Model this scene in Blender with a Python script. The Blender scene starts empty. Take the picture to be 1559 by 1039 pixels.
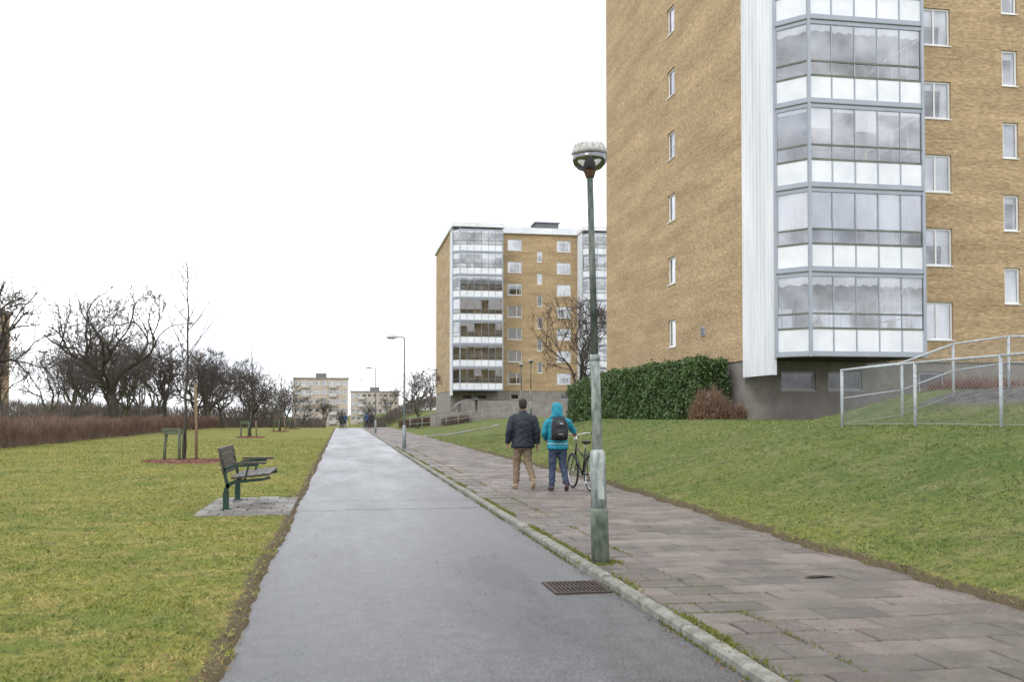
import bpy, bmesh, math, random
import numpy as np
from mathutils import Vector, Matrix
random.seed(7); rng=np.random.default_rng(7)
scene=bpy.context.scene
scene.view_settings.view_transform='Standard'
scene.view_settings.look='None'
scene.view_settings.exposure=0
COL=scene.collection

# ------------------------------------------------------------ materials
def newmat(name):
    m=bpy.data.materials.new(name); m.use_nodes=True
    nt=m.node_tree; b=nt.nodes['Principled BSDF']
    return m,nt,b
def c4(c): return (c[0],c[1],c[2],1)
def M(name,c,c2=None,scale=4,rough=.8,bump=0,bscale=60,metal=0,spec=.4,stretch=(1,1,1),lo=.35,hi=.65):
    m,nt,b=newmat(name)
    b.inputs['Base Color'].default_value=c4(c)
    b.inputs['Roughness'].default_value=rough
    b.inputs['Metallic'].default_value=metal
    b.inputs['Specular IOR Level'].default_value=spec
    tc=nt.nodes.new('ShaderNodeTexCoord')
    mp=nt.nodes.new('ShaderNodeMapping'); mp.inputs['Scale'].default_value=stretch
    nt.links.new(tc.outputs['Object'],mp.inputs['Vector'])
    if c2 is not None:
        n=nt.nodes.new('ShaderNodeTexNoise'); n.inputs['Scale'].default_value=scale; n.inputs['Detail'].default_value=5
        n.inputs['Roughness'].default_value=.65
        r=nt.nodes.new('ShaderNodeValToRGB')
        r.color_ramp.elements[0].position=lo; r.color_ramp.elements[1].position=hi
        r.color_ramp.elements[0].color=c4(c); r.color_ramp.elements[1].color=c4(c2)
        nt.links.new(mp.outputs[0],n.inputs['Vector']); nt.links.new(n.outputs['Fac'],r.inputs[0])
        nt.links.new(r.outputs[0],b.inputs['Base Color'])
    if bump:
        n2=nt.nodes.new('ShaderNodeTexNoise'); n2.inputs['Scale'].default_value=bscale; n2.inputs['Detail'].default_value=4
        bp=nt.nodes.new('ShaderNodeBump'); bp.inputs['Strength'].default_value=bump; bp.inputs['Distance'].default_value=.02
        nt.links.new(mp.outputs[0],n2.inputs['Vector']); nt.links.new(n2.outputs['Fac'],bp.inputs['Height'])
        nt.links.new(bp.outputs[0],b.inputs['Normal'])
    return m

def mix(nt,fac,a,b,mode='MIX'):
    n=nt.nodes.new('ShaderNodeMix'); n.data_type='RGBA'; n.blend_type=mode
    for s,v in ((n.inputs[0],fac),(n.inputs[6],a),(n.inputs[7],b)):
        if isinstance(v,(int,float)): s.default_value=v
        elif isinstance(v,tuple): s.default_value=c4(v)
        else: nt.links.new(v,s)
    return n.outputs[2]
def noise(nt,vec,scale,detail=6,rough=.6):
    n=nt.nodes.new('ShaderNodeTexNoise'); n.inputs['Scale'].default_value=scale; n.inputs['Detail'].default_value=detail
    n.inputs['Roughness'].default_value=rough
    nt.links.new(vec,n.inputs['Vector']); return n.outputs['Fac']
def ramp(nt,fac,p0,p1,a=(0,0,0),b=(1,1,1)):
    r=nt.nodes.new('ShaderNodeValToRGB'); r.color_ramp.elements[0].position=p0; r.color_ramp.elements[1].position=p1
    r.color_ramp.elements[0].color=c4(a); r.color_ramp.elements[1].color=c4(b)
    nt.links.new(fac,r.inputs[0]); return r.outputs[0]
def mapping(nt,vec,scale=(1,1,1),rot=(0,0,0)):
    mp=nt.nodes.new('ShaderNodeMapping'); mp.inputs['Scale'].default_value=scale; mp.inputs['Rotation'].default_value=rot
    nt.links.new(vec,mp.inputs['Vector']); return mp.outputs[0]
def bump(nt,b,h,strength,dist=.02):
    bp=nt.nodes.new('ShaderNodeBump'); bp.inputs['Strength'].default_value=strength; bp.inputs['Distance'].default_value=dist
    nt.links.new(h,bp.inputs['Height']); nt.links.new(bp.outputs[0],b.inputs['Normal'])

def brick_mat(name,c1,c2,mort):
    m,nt,b=newmat(name)
    uv=nt.nodes.new('ShaderNodeTexCoord').outputs['UV']
    br=nt.nodes.new('ShaderNodeTexBrick')
    br.inputs['Color1'].default_value=c4(c1); br.inputs['Color2'].default_value=c4(c2); br.inputs['Mortar'].default_value=c4(mort)
    br.inputs['Scale'].default_value=1; br.inputs['Mortar Size'].default_value=.009; br.inputs['Mortar Smooth'].default_value=.3
    br.inputs['Brick Width'].default_value=.26; br.inputs['Row Height'].default_value=.077; br.inputs['Bias'].default_value=-.1
    nt.links.new(uv,br.inputs['Vector'])
    n1=noise(nt,mapping(nt,uv,(.25,.9,1),(0,0,.5)),1.0,6,.65)
    n2=noise(nt,mapping(nt,uv,(3.8,13,1)),1.0,3,.8)
    n3=noise(nt,mapping(nt,uv,(.12,2.2,1)),1.0,3,.6)
    c=mix(nt,1.0,br.outputs['Color'],ramp(nt,n1,.3,.72,(.8,.79,.77),(1.16,1.15,1.14)),'MULTIPLY')
    c=mix(nt,1.0,c,ramp(nt,n3,.35,.65,(.9,.9,.88),(1.08,1.08,1.08)),'MULTIPLY')
    c=mix(nt,1.0,c,ramp(nt,n2,.3,.72,(.6,.59,.58),(1.34,1.34,1.36)),'MULTIPLY')
    nt.links.new(c,b.inputs['Base Color']); b.inputs['Roughness'].default_value=.9; b.inputs['Specular IOR Level'].default_value=.2
    bump(nt,b,br.outputs['Fac'],-.4,.01)
    return m
m_brick=brick_mat('yellow_brick',(.475,.345,.195),(.37,.26,.145),(.38,.315,.225))
m_brick_haze=brick_mat('hazed_brick',(.5,.43,.37),(.44,.38,.33),(.45,.42,.38))  # far blocks: distance haze painted into the brick as lighter colours
m_conc=M('concrete_base',(.2,.18,.16),(.29,.265,.24),1.5,.9,.3,30)
m_white=M('white_panel',(.76,.77,.8),(.62,.64,.67),.8,.5,spec=.4)
m_side=M('white_corrugated_sheet',(.76,.77,.8),(.58,.6,.63),1.2,.5,stretch=(1,1,.12))
m_frame=M('grey_aluminium',(.34,.37,.42),(.29,.32,.37),2,.5,spec=.5)
m_rail=M('green_grey_rail',(.1,.115,.09),(.16,.175,.14),2,.6)
m_winfr=M('window_frame',(.75,.75,.73),(.66,.66,.64),2,.5)
m_winfd=M('basement_frame',(.4,.4,.4),(.5,.5,.5),2,.6)
m_curt=M('curtain',(.86,.86,.88),(.72,.72,.75),5,.9,stretch=(6,6,.3))
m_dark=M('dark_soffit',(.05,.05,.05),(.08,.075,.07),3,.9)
m_roof=M('roof_felt',(.12,.13,.14),(.18,.18,.19),1,.9)
m_inner=M('balcony_inside',(.5,.49,.48),(.38,.37,.36),1.3,.9)
m_plant=M('balcony_things',(.1,.14,.07),(.4,.3,.25),6,.9)
def glass_mat(name,base,tint,ior=1.5):
    m=bpy.data.materials.new(name); m.use_nodes=True; nt=m.node_tree; nt.nodes.clear()
    o=nt.nodes.new('ShaderNodeOutputMaterial'); mx=nt.nodes.new('ShaderNodeMixShader')
    t=nt.nodes.new('ShaderNodeBsdfTransparent'); t.inputs[0].default_value=c4(tint)
    g=nt.nodes.new('ShaderNodeBsdfGlossy'); g.inputs['Roughness'].default_value=.03; g.inputs[0].default_value=(.82,.84,.88,1)
    fr=nt.nodes.new('ShaderNodeFresnel'); fr.inputs[0].default_value=ior
    ad=nt.nodes.new('ShaderNodeMath'); ad.operation='ADD'; ad.use_clamp=True
    tc=nt.nodes.new('ShaderNodeTexCoord')
    n=noise(nt,tc.outputs['Object'],.6,4)
    mr=nt.nodes.new('ShaderNodeMapRange'); mr.inputs[1].default_value=.35; mr.inputs[2].default_value=.65
    mr.inputs[3].default_value=base*.5; mr.inputs[4].default_value=base*1.4
    nt.links.new(n,mr.inputs[0]); nt.links.new(fr.outputs[0],ad.inputs[0]); nt.links.new(mr.outputs[0],ad.inputs[1])
    nt.links.new(ad.outputs[0],mx.inputs[0]); nt.links.new(t.outputs[0],mx.inputs[1]); nt.links.new(g.outputs[0],mx.inputs[2])
    nt.links.new(mx.outputs[0],o.inputs[0]); return m
m_glass=glass_mat('balcony_glass',.24,(.93,.94,.96))
m_wglass=glass_mat('window_glass',.24,(.85,.87,.88))
m_dglass=glass_mat('basement_glass',.06,(.5,.52,.55),1.4)

# ------------------------------------------------------------ mesh builder
class MB:
    def __init__(s): s.v=[];s.f=[];s.m=[];s.sm=[];s.slots=[]
    def mi(s,mat):
        if mat not in s.slots: s.slots.append(mat)
        return s.slots.index(mat)
    def poly(s,pts,mat,smooth=False):
        i=len(s.v); s.v.extend([tuple(p) for p in pts]); s.f.append(tuple(range(i,i+len(pts)))); s.m.append(s.mi(mat)); s.sm.append(smooth)
    def hexa(s,p,mat):
        i=len(s.v); s.v.extend([tuple(q) for q in p]); k=s.mi(mat)
        for f in ((0,3,2,1),(4,5,6,7),(0,1,5,4),(1,2,6,5),(2,3,7,6),(3,0,4,7)):
            s.f.append(tuple(i+j for j in f)); s.m.append(k); s.sm.append(False)
    def box(s,x0,x1,y0,y1,z0,z1,mat):
        s.hexa([(x0,y0,z0),(x1,y0,z0),(x1,y1,z0),(x0,y1,z0),(x0,y0,z1),(x1,y0,z1),(x1,y1,z1),(x0,y1,z1)],mat)
    def segbox(s,p0,p1,a,b,z0,z1,mat):
        dx,dy=p1[0]-p0[0],p1[1]-p0[1]; l=math.hypot(dx,dy); nx,ny=dy/l,-dx/l
        q=[(p0[0]+nx*b,p0[1]+ny*b),(p1[0]+nx*b,p1[1]+ny*b),(p1[0]+nx*a,p1[1]+ny*a),(p0[0]+nx*a,p0[1]+ny*a)]
        s.hexa([(x,y,z0) for x,y in q]+[(x,y,z1) for x,y in q],mat)
    def tube(s,pts,rad,sides,mat,cap=True,smooth=True,flat=None):
        pts=[Vector(p) for p in pts]; n=len(pts)
        if isinstance(rad,(int,float)): rad=[rad]*n
        k=s.mi(mat); i0=len(s.v); ref=None
        for i in range(n):
            t=(pts[min(i+1,n-1)]-pts[max(i-1,0)])
            if t.length<1e-9: t=Vector((0,0,1))
            t.normalize()
            if ref is None:
                ref=Vector((1,0,0)) if abs(t.x)<.8 else Vector((0,1,0))
            a=(ref-t*ref.dot(t))
            if a.length<1e-6: a=Vector((0,1,0))
            a.normalize(); ref=a; b=t.cross(a)
            for j in range(sides):
                th=2*math.pi*j/sides
                p=pts[i]+a*(math.cos(th)*rad[i])+b*(math.sin(th)*rad[i])
                s.v.append((p.x,p.y,p.z))
        for i in range(n-1):
            for j in range(sides):
                j2=(j+1)%sides
                s.f.append((i0+i*sides+j,i0+i*sides+j2,i0+(i+1)*sides+j2,i0+(i+1)*sides+j)); s.m.append(k); s.sm.append(smooth)
        if cap:
            s.f.append(tuple(i0+j for j in reversed(range(sides)))); s.m.append(k); s.sm.append(False)
            s.f.append(tuple(i0+(n-1)*sides+j for j in range(sides))); s.m.append(k); s.sm.append(False)
    def loft(s,rings,mat,sides=20,p=2.0,smooth=True):
        k=s.mi(mat); i0=len(s.v); n=len(rings)
        for (cx,cy,cz,rx,ry) in rings:
            for j in range(sides):
                th=2*math.pi*j/sides; c,sn=math.cos(th),math.sin(th)
                x=math.copysign(abs(c)**(2/p),c)*rx; y=math.copysign(abs(sn)**(2/p),sn)*ry
                s.v.append((cx+x,cy+y,cz))
        for i in range(n-1):
            for j in range(sides):
                j2=(j+1)%sides
                s.f.append((i0+i*sides+j,i0+i*sides+j2,i0+(i+1)*sides+j2,i0+(i+1)*sides+j)); s.m.append(k); s.sm.append(smooth)
        s.f.append(tuple(i0+j for j in reversed(range(sides)))); s.m.append(k); s.sm.append(False)
        s.f.append(tuple(i0+(n-1)*sides+j for j in range(sides))); s.m.append(k); s.sm.append(False)
    def mesh(s,name,uv=False):
        me=bpy.data.meshes.new(name); me.from_pydata(s.v,[],s.f)
        for m in s.slots: me.materials.append(m)
        me.polygons.foreach_set('material_index',s.m); me.polygons.foreach_set('use_smooth',s.sm)
        if uv:
            ul=me.uv_layers.new(name='UVMap')
            for p in me.polygons:
                n=p.normal
                for li in p.loop_indices:
                    co=me.vertices[me.loops[li].vertex_index].co
                    if abs(n.z)>.7: u=(co.x,co.y)
                    elif abs(n.x)>abs(n.y)+.2: u=(co.y,co.z)
                    elif abs(n.y)>abs(n.x)+.2: u=(co.x,co.z)
                    else: u=((co.x-co.y*math.copysign(1,n.x*n.y))*.7071,co.z)
                    ul.data[li].uv=u
        me.update(); return me
    def obj(s,name,parent=None,uv=False,loc=None):
        o=bpy.data.objects.new(name,s.mesh(name,uv)); COL.objects.link(o)
        if parent: o.parent=parent
        if loc: o.location=loc
        return o
def empty(name,loc=(0,0,0),rotz=0):
    e=bpy.data.objects.new(name,None); COL.objects.link(e); e.location=loc; e.rotation_euler=(0,0,rotz); e.empty_display_size=.3
    return e
def soup(name,V,k,mats,attr=None,parent=None):
    V=np.asarray(V,dtype=np.float32).reshape(-1,3); nv=len(V); n=nv//k
    me=bpy.data.meshes.new(name); me.vertices.add(nv); me.vertices.foreach_set('co',V.ravel())
    me.loops.add(nv); me.loops.foreach_set('vertex_index',np.arange(nv,dtype=np.int32))
    me.polygons.add(n); me.polygons.foreach_set('loop_start',np.arange(0,nv,k,dtype=np.int32))
    for m in (mats if isinstance(mats,list) else [mats]): me.materials.append(m)
    me.update(calc_edges=True)
    if attr is not None:
        a=me.attributes.new('tint','FLOAT','POINT'); a.data.foreach_set('value',np.repeat(attr,k).astype(np.float32))
    o=bpy.data.objects.new(name,me); COL.objects.link(o)
    if parent: o.parent=parent
    return o
def unit(n):
    v=rng.normal(size=(n,3)); return v/np.linalg.norm(v,axis=1,keepdims=True)
def leaves(C,size):
    n=len(C); a=unit(n); b=np.cross(a,unit(n)); b/=np.linalg.norm(b,axis=1,keepdims=True)+1e-6
    s=(size*rng.uniform(.6,1.3,n))[:,None]; a=a*s; b=b*s*.55
    return np.stack([C-a,C-b*.9,C+a,C+b*.9],1).reshape(-1,3)
def twigs(Bp,D,w):
    n=len(Bp); s=np.cross(D,unit(n)); s/=np.linalg.norm(s,axis=1,keepdims=True)+1e-6; s=s*(np.asarray(w)*np.ones(n))[:,None]
    return np.stack([Bp-s,Bp+s,Bp+D],1).reshape(-1,3)

# ------------------------------------------------------------ terrain
def sst(t): t=np.clip(t,0,1); return t*t*(3-2*t)
def wob(X,Y):
    return (np.sin(X*1.7+Y*.9+1)+np.sin(X*.8-Y*1.9+2)+np.sin(Y*3.7+X*2.3)*.6+np.sin(Y*7.9-X*1.3)*.35)/2.95
def Epave(Y): return 4.95+.4*sst((Y-8)/12)+.035*np.sin(Y*2.3)+.03*np.sin(Y*6.1+1)+.02*np.sin(Y*14.)
def Lpath(Y): return -.66+.02*np.sin(Y*.9+2)+.012*np.sin(Y*5.3)+.01*np.sin(Y*13)
def crest(Y): return -2.2*sst((Y-108)/110)
def H(X,Y):
    X=np.asarray(X,float); Y=np.asarray(Y,float)
    E=Epave(Y); far=sst((Y-36)/26)
    s=sst((X-E+1.2*(1-far))/(11.5+7*far-E)); s=np.maximum(0,(s-.055*(1-far))/.945)
    Hr=1.22-.1*far+1.2*sst((Y-100)/18)
    z=np.where(X>2, .035+Hr*s, .02)
    z=z+.05*wob(X*.4,Y*.4)*np.clip((np.abs(X-2)-4)/4,0,1)
    lip_r=sst((X-(E-.1))/.18); lip_l=sst(((Lpath(Y)+.06)-X)/.14)
    z=np.where(X>2, -.05+(z+.085)*lip_r, -.05+(z+.06)*lip_l)
    z=z+.8*sst((X-10.4)/3.4)*sst((Y-6)/4)*sst((25-Y)/4)
    z=z+.35*sst((-X-16)/20)
    z=z+crest(Y)*(1-sst((X-6)/6))
    return z
def Hs(x,y): return float(H(x,y))
xs=np.unique(np.concatenate([[-700,-400,-200,-120,-80,-55,-40],np.arange(-32,-3,1.),np.arange(-3,-.9,.3),np.arange(-.95,-.4,.045),np.arange(-.4,4.4,.6),np.arange(4.6,5.8,.05),np.arange(6,20,.4),np.arange(20,46,3),[60,90,150,300,500,700]]))
ys=np.unique(np.concatenate([[-40,-15,-5,0],np.arange(2,30,.15),np.arange(30,60,.5),np.arange(60,140,2),np.arange(140,260,15),[300,400,600,900,1500]]))
GX,GY=np.meshgrid(xs,ys); GZ=H(GX,GY)
nv=GX.size; nx=len(xs); ny=len(ys)
V=np.stack([GX.ravel(),GY.ravel(),GZ.ravel()],1)
idx=np.arange(nv).reshape(ny,nx)
F=np.stack([idx[:-1,:-1],idx[:-1,1:],idx[1:,1:],idx[1:,:-1]],-1).reshape(-1,4)
me=bpy.data.meshes.new('ground'); me.vertices.add(nv); me.vertices.foreach_set('co',V.ravel())
me.loops.add(F.size); me.loops.foreach_set('vertex_index',F.ravel().astype(np.int32))
me.polygons.add(len(F)); me.polygons.foreach_set('loop_start',np.arange(0,F.size,4,dtype=np.int32))
me.polygons.foreach_set('use_smooth',np.ones(len(F),dtype=bool)); me.update(calc_edges=True)
dirtL=np.clip(1-np.abs((GX-(Lpath(GY)-.05))/.17),0,1)*1.0
dirtR=np.clip(1-np.abs((GX-(Epave(GY)+.03))/.1),0,1)*.8
dirtB=np.clip(1-np.hypot((GX+1.15)/1.5,(GY-16.5)/2.6),0,1)*.9
gravel=((GX>11.9)&(GX<20)&(GY>9)&(GY<19.5+ (GX-11)*.2))*1.0*np.clip((GX-11.9)/.5,0,1)
a=me.attributes.new('dirt','FLOAT','POINT'); a.data.foreach_set('value',np.maximum(np.maximum(dirtL,dirtR),dirtB).ravel().astype(np.float32))
a=me.attributes.new('gravel','FLOAT','POINT'); a.data.foreach_set('value',gravel.ravel().astype(np.float32))
ground=bpy.data.objects.new('ground',me); COL.objects.link(ground)

def grass_color(nt,pos):
    n1=noise(nt,pos,.3,4,.65); n2=noise(nt,pos,1.6,5,.75); n3=noise(nt,pos,9,3,.75)
    c=mix(nt,ramp(nt,n1,.38,.62),(.15,.185,.036),(.255,.245,.05))
    c=mix(nt,ramp(nt,n2,.45,.64),c,(.31,.265,.085))
    c=mix(nt,ramp(nt,n3,.45,.68),c,(.105,.135,.032))
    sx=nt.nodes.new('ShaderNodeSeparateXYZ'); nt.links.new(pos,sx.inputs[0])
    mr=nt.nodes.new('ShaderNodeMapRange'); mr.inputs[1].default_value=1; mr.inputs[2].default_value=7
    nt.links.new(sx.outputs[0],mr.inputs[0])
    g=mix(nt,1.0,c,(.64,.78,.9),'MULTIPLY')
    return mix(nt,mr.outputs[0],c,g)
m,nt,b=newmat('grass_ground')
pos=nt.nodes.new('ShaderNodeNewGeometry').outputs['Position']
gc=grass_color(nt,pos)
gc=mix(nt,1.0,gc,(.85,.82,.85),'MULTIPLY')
ad=nt.nodes.new('ShaderNodeAttribute'); ad.attribute_name='dirt'
ag=nt.nodes.new('ShaderNodeAttribute'); ag.attribute_name='gravel'
nd=noise(nt,pos,9,5,.7)
mm=nt.nodes.new('ShaderNodeMath'); mm.operation='MULTIPLY_ADD'; mm.inputs[1].default_value=1.0; nt.links.new(ad.outputs['Fac'],mm.inputs[0]); nt.links.new(nd,mm.inputs[2])
soil=mix(nt,noise(nt,pos,40,4,.7),(.045,.034,.02),(.17,.13,.08))
gc=mix(nt,ramp(nt,mm.outputs[0],.72,1.05),gc,soil)
bare=ramp(nt,noise(nt,pos,1.1,4,.65),.64,.74)
gc=mix(nt,bare,gc,soil)
vor=nt.nodes.new('ShaderNodeTexVoronoi'); vor.inputs['Scale'].default_value=7; nt.links.new(pos,vor.inputs['Vector'])
grv=mix(nt,vor.outputs['Color'],(.05,.048,.045),(.17,.16,.15))
gc=mix(nt,ag.outputs['Fac'],gc,grv)
nt.links.new(gc,b.inputs['Base Color']); b.inputs['Roughness'].default_value=.95; b.inputs['Specular IOR Level'].default_value=.15
bump(nt,b,noise(nt,pos,30,4,.7),.8,.03)
me.materials.append(m)

# asphalt
m,nt,b=newmat('wet_asphalt')
pos=nt.nodes.new('ShaderNodeNewGeometry').outputs['Position']
fine=noise(nt,pos,55,4,.9); big=noise(nt,mapping(nt,pos,(1,.22,1)),.8,6,.65); med=noise(nt,pos,6,6,.75)
spk=nt.nodes.new('ShaderNodeTexVoronoi'); spk.inputs['Scale'].default_value=40; nt.links.new(pos,spk.inputs['Vector'])
c=ramp(nt,fine,.38,.62,(.012,.012,.016),(.18,.18,.185))
c=mix(nt,ramp(nt,spk.outputs['Distance'],.1,.28,(.85,.85,.85),(0,0,0)),c,mix(nt,spk.outputs['Color'],(.015,.015,.015),(.42,.42,.41)))
c=mix(nt,1.0,c,ramp(nt,big,.35,.65,(.66,.66,.68),(1.22,1.22,1.2)),'MULTIPLY')
c=mix(nt,1.0,c,ramp(nt,med,.35,.65,(.72,.72,.72),(1.2,1.2,1.2)),'MULTIPLY')
nt.links.new(c,b.inputs['Base Color'])
nt.links.new(ramp(nt,big,.36,.62,(.24,.24,.24),(.44,.44,.44)),b.inputs['Roughness']); b.inputs['Specular IOR Level'].default_value=.6
bump(nt,b,fine,.8,.012)
m_asph=m
def strip(name,x0,x1,ylist,mat,dz,nxs=6):
    mb=MB(); k=mb.mi(mat); n=len(ylist)
    for y in ylist:
        for i in range(nxs+1):
            mb.v.append((x0+(x1-x0)*i/nxs,y,float(crest(y))+dz))
    w=nxs+1
    for j in range(n-1):
        for i in range(nxs):
            mb.f.append((j*w+i,j*w+i+1,(j+1)*w+i+1,(j+1)*w+i)); mb.m.append(k); mb.sm.append(True)
    return mb.obj(name)
yl=list(np.arange(-12,120,2.))+list(np.arange(120,260,6.))
strip('asphalt_path',-.8,2.285,yl,m_asph,0.0)
m_seam=M('bitumen_seam',(.025,.025,.027),(.06,.06,.062),20,.35)
def seam(name,y0,wd,amp,sl):
    mb=MB()
    P=[(x,y0+sl*x+amp*math.sin(x*3.1)+amp*.5*math.sin(x*9)) for x in np.linspace(-.62,2.27,30)]
    for (a,b_),(c_,d) in zip(P[:-1],P[1:]):
        w1=wd*(.3+.7*abs(math.sin(a*7))); w2=wd*(.3+.7*abs(math.sin(c_*7)))
        mb.poly([(a,b_-w1,.004),(c_,d-w2,.004),(c_,d+w2,.004),(a,b_+w1,.004)],m_seam)
    return mb.obj(name)
seam('asphalt_seam',15.9,.025,.05,.03); seam('asphalt_seam',17.6,.018,.03,-.05); seam('asphalt_seam',27,.03,.05,.06)
# kerb
m_kerb=M('granite_kerb',(.13,.13,.1),(.29,.285,.25),7,.85,.6,70)
m_moss=M('moss',(.09,.12,.02),(.2,.19,.04),20,.95,.5,80)
mb=MB(); y=-6.
while y<125:
    l=1.0+random.uniform(-.12,.12); j=random.uniform(-.006,.006); t=.07+random.uniform(-.006,.006)+float(crest(y)); z0=t-.14
    x0,x1=2.28+j,2.385+j
    c=.018
    a=[(x0,z0),(x1,z0),(x1,t-c*.5),(x1-c*.5,t),(x0+c,t),(x0,t-c)]
    i=len(mb.v); k=mb.mi(m_kerb)
    for yy in (y+.006,y+l-.006):
        for (px,pz) in a: mb.v.append((px,yy,pz))
    n=6
    for q in range(n):
        q2=(q+1)%n; mb.f.append((i+q,i+n+q,i+n+q2,i+q2)); mb.m.append(k); mb.sm.append(False)
    mb.f.append(tuple(i+q for q in range(n))); mb.m.append(k); mb.sm.append(False)
    mb.f.append(tuple(i+n+q for q in reversed(range(n)))); mb.m.append(k); mb.sm.append(False)
    y+=l
mb.obj('granite_kerb')
# pavement slabs
def slabmat(name,ca,cb):
    m,nt,b=newmat(name)
    pos=nt.nodes.new('ShaderNodeNewGeometry').outputs['Position']
    at=nt.nodes.new('ShaderNodeAttribute'); at.attribute_name='tint'
    c=mix(nt,at.outputs['Fac'],ca,cb)
    c=mix(nt,1.0,c,ramp(nt,noise(nt,pos,60,3,.9),.36,.64,(.52,.52,.52),(1.38,1.36,1.34)),'MULTIPLY')
    st=ramp(nt,noise(nt,pos,.9,6,.7),.43,.66)
    c=mix(nt,st,c,(.085,.08,.062))
    c=mix(nt,ramp(nt,noise(nt,pos,3.1,6,.75),.54,.72),c,(.2,.185,.16))
    nt.links.new(c,b.inputs['Base Color']); nt.links.new(ramp(nt,noise(nt,pos,1.2,4),.35,.65,(.38,.38,.38),(.75,.75,.75)),b.inputs['Roughness'])
    bump(nt,b,noise(nt,pos,60,4,.8),.9,.012)
    return m
m_slab=slabmat('pavement_slab',(.12,.094,.083),(.235,.19,.168))
m_slabg=slabmat('grey_slab',(.2,.19,.17),(.3,.28,.26))
def slab_field(name,x0,x1,y0,y1,sx,sy,z,tiltamp=.006,hf=None,mat=None):
    V=[];T=[]
    r=0; y=y0
    while y<y1:
        off=-(r%2)*sx*.5; x=x0+off
        while x<x1:
            g=.006
            xa=max(x,x0)+g; xb=min(x+sx,x1)-g; ya=y+g; yb=y+sy-g
            if xb-xa>.04:
                zz=[z+random.gauss(0,tiltamp*.4) for _ in range(4)]; dz=random.gauss(0,tiltamp*.4)
                base=float(crest(y)) if hf is None else 0
                jx=[random.gauss(0,.004) for _ in range(4)]
                P=[(xa+jx[0],ya),(xb+jx[1],ya),(xb+jx[2],yb),(xa+jx[3],yb)]
                top=[(p[0]+(.009 if i in(0,3) else -.009),p[1]+(.009 if i<2 else -.009),zz[i]+dz+base) for i,p in enumerate(P)]
                mid=[(p[0],p[1],zz[i]+dz+base-.009) for i,p in enumerate(P)]
                low=[(p[0],p[1],z+base-.05) for i,p in enumerate(P)]
                V+=top
                for i in range(4):
                    j=(i+1)%4; V+=[mid[i],mid[j],top[j],top[i]]; V+=[low[i],low[j],mid[j],mid[i]]
                T+=[random.random()]*9
            x+=sx
        y+=sy; r+=1
    return soup(name,V,4,mat or m_slab,np.array(T))
slab_field('pavement',2.4,5.6,1.0,118,.5,.35,.06)
m_joint=M('joint_soil',(.03,.026,.018),(.06,.065,.022),6,.95)
strip('pavement_bed',2.37,5.6,yl,m_joint,.035)
slab_field('bench_paving',-2.12,-.74,14.95,17.8,.35,.35,.045,.01,hf=1,mat=m_slabg)
def mossline(n,x0,sd,z):
    Y=rng.uniform(4,45,n)**1.0; keep=(np.sin(Y*1.3)+np.sin(Y*3.1+1)+rng.normal(0,.6,n))>.1; Y=Y[keep]
    X=x0+rng.normal(0,sd,len(Y)); C=np.stack([X,Y,np.full(len(Y),z)],1)
    D=unit(len(Y))*.012; D[:,2]=np.abs(D[:,2])+.018
    return twigs(C,D,.008)
MV=[mossline(16000,2.41,.03,.058),mossline(2500,2.9,.02,.055),mossline(5000,2.275,.012,.0)]
nn=14000; YY=rng.uniform(4.5,30,nn); XX=2.4+np.abs(rng.normal(0,.5,nn))
r_=np.floor((YY-1.0)/.35); YY2=1.0+r_*.35+rng.normal(0,.007,nn); kk=(np.sin(YY*1.9+XX*2)+np.sin(YY*.7+XX))>.5
C=np.stack([XX[kk],YY2[kk],np.full(kk.sum(),.05)],1); D=unit(len(C))*.009; D[:,2]=.016
MV.append(twigs(C,D,.006))
nn=1500; a_=rng.uniform(0,6.28,nn); rr_=.09+np.abs(rng.normal(0,.06,nn)); C=np.stack([2.49+rr_*np.cos(a_),9.45+rr_*np.sin(a_),np.full(nn,.056)],1); D=unit(nn)*.012; D[:,2]=.02
MV.append(twigs(C,D,.007))
soup('kerb_moss',np.concatenate(MV),3,m_moss)

# grass blades
m,nt,b=newmat('grass_blades')
pos=nt.nodes.new('ShaderNodeNewGeometry').outputs['Position']
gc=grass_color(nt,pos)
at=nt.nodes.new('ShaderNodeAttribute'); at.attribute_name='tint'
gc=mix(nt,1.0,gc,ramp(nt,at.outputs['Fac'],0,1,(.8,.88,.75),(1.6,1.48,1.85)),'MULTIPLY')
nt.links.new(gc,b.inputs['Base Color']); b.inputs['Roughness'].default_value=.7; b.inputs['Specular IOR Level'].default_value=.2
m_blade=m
N=560000
r=4.3*np.exp(rng.uniform(0,math.log(62/4.3),N)); th=rng.uniform(math.radians(-58),math.radians(62),N)
X=r*np.sin(th); Y=r*np.cos(th)
k=(X<Lpath(Y)-.01+rng.normal(0,.02,N))|(X>Epave(Y)-.0+rng.normal(0,.03,N))
k&=~((X>-2.15)&(X<-.7)&(Y>14.9)&(Y<17.85))
k&=~((X+4.76)**2+(Y-31.9)**2<1.15**2); k&=~((X+5.6)**2+(Y-64)**2<1.0)
k&=~((X>12.1)&(Y>9)&(Y<21)&(X<20)); k&=~((X>14.2)&(Y>34)); 
dl=np.abs(X-(Lpath(Y)-.07)); k&=~((dl<.13)&(rng.random(N)<.6))
k&=~((np.abs(X-9.3)<.55)&(np.abs(Y-12.3)<.5)&(rng.random(N)<.85))
clump=np.sin(X*5.1+2*np.sin(Y*1.7))*np.sin(Y*4.3+2*np.sin(X*2.1)); k&=rng.random(N)<(.8+.2*clump)
X,Y,r,clump=X[k],Y[k],r[k],clump[k]; n=len(X)
Z=H(X,Y)-.004
hh=rng.uniform(.012,.032,n)*(1+.008*r)*(1+.3*wob(X*1.5,Y*1.5)+.2*clump); w=(.002+.00045*r)
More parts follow.
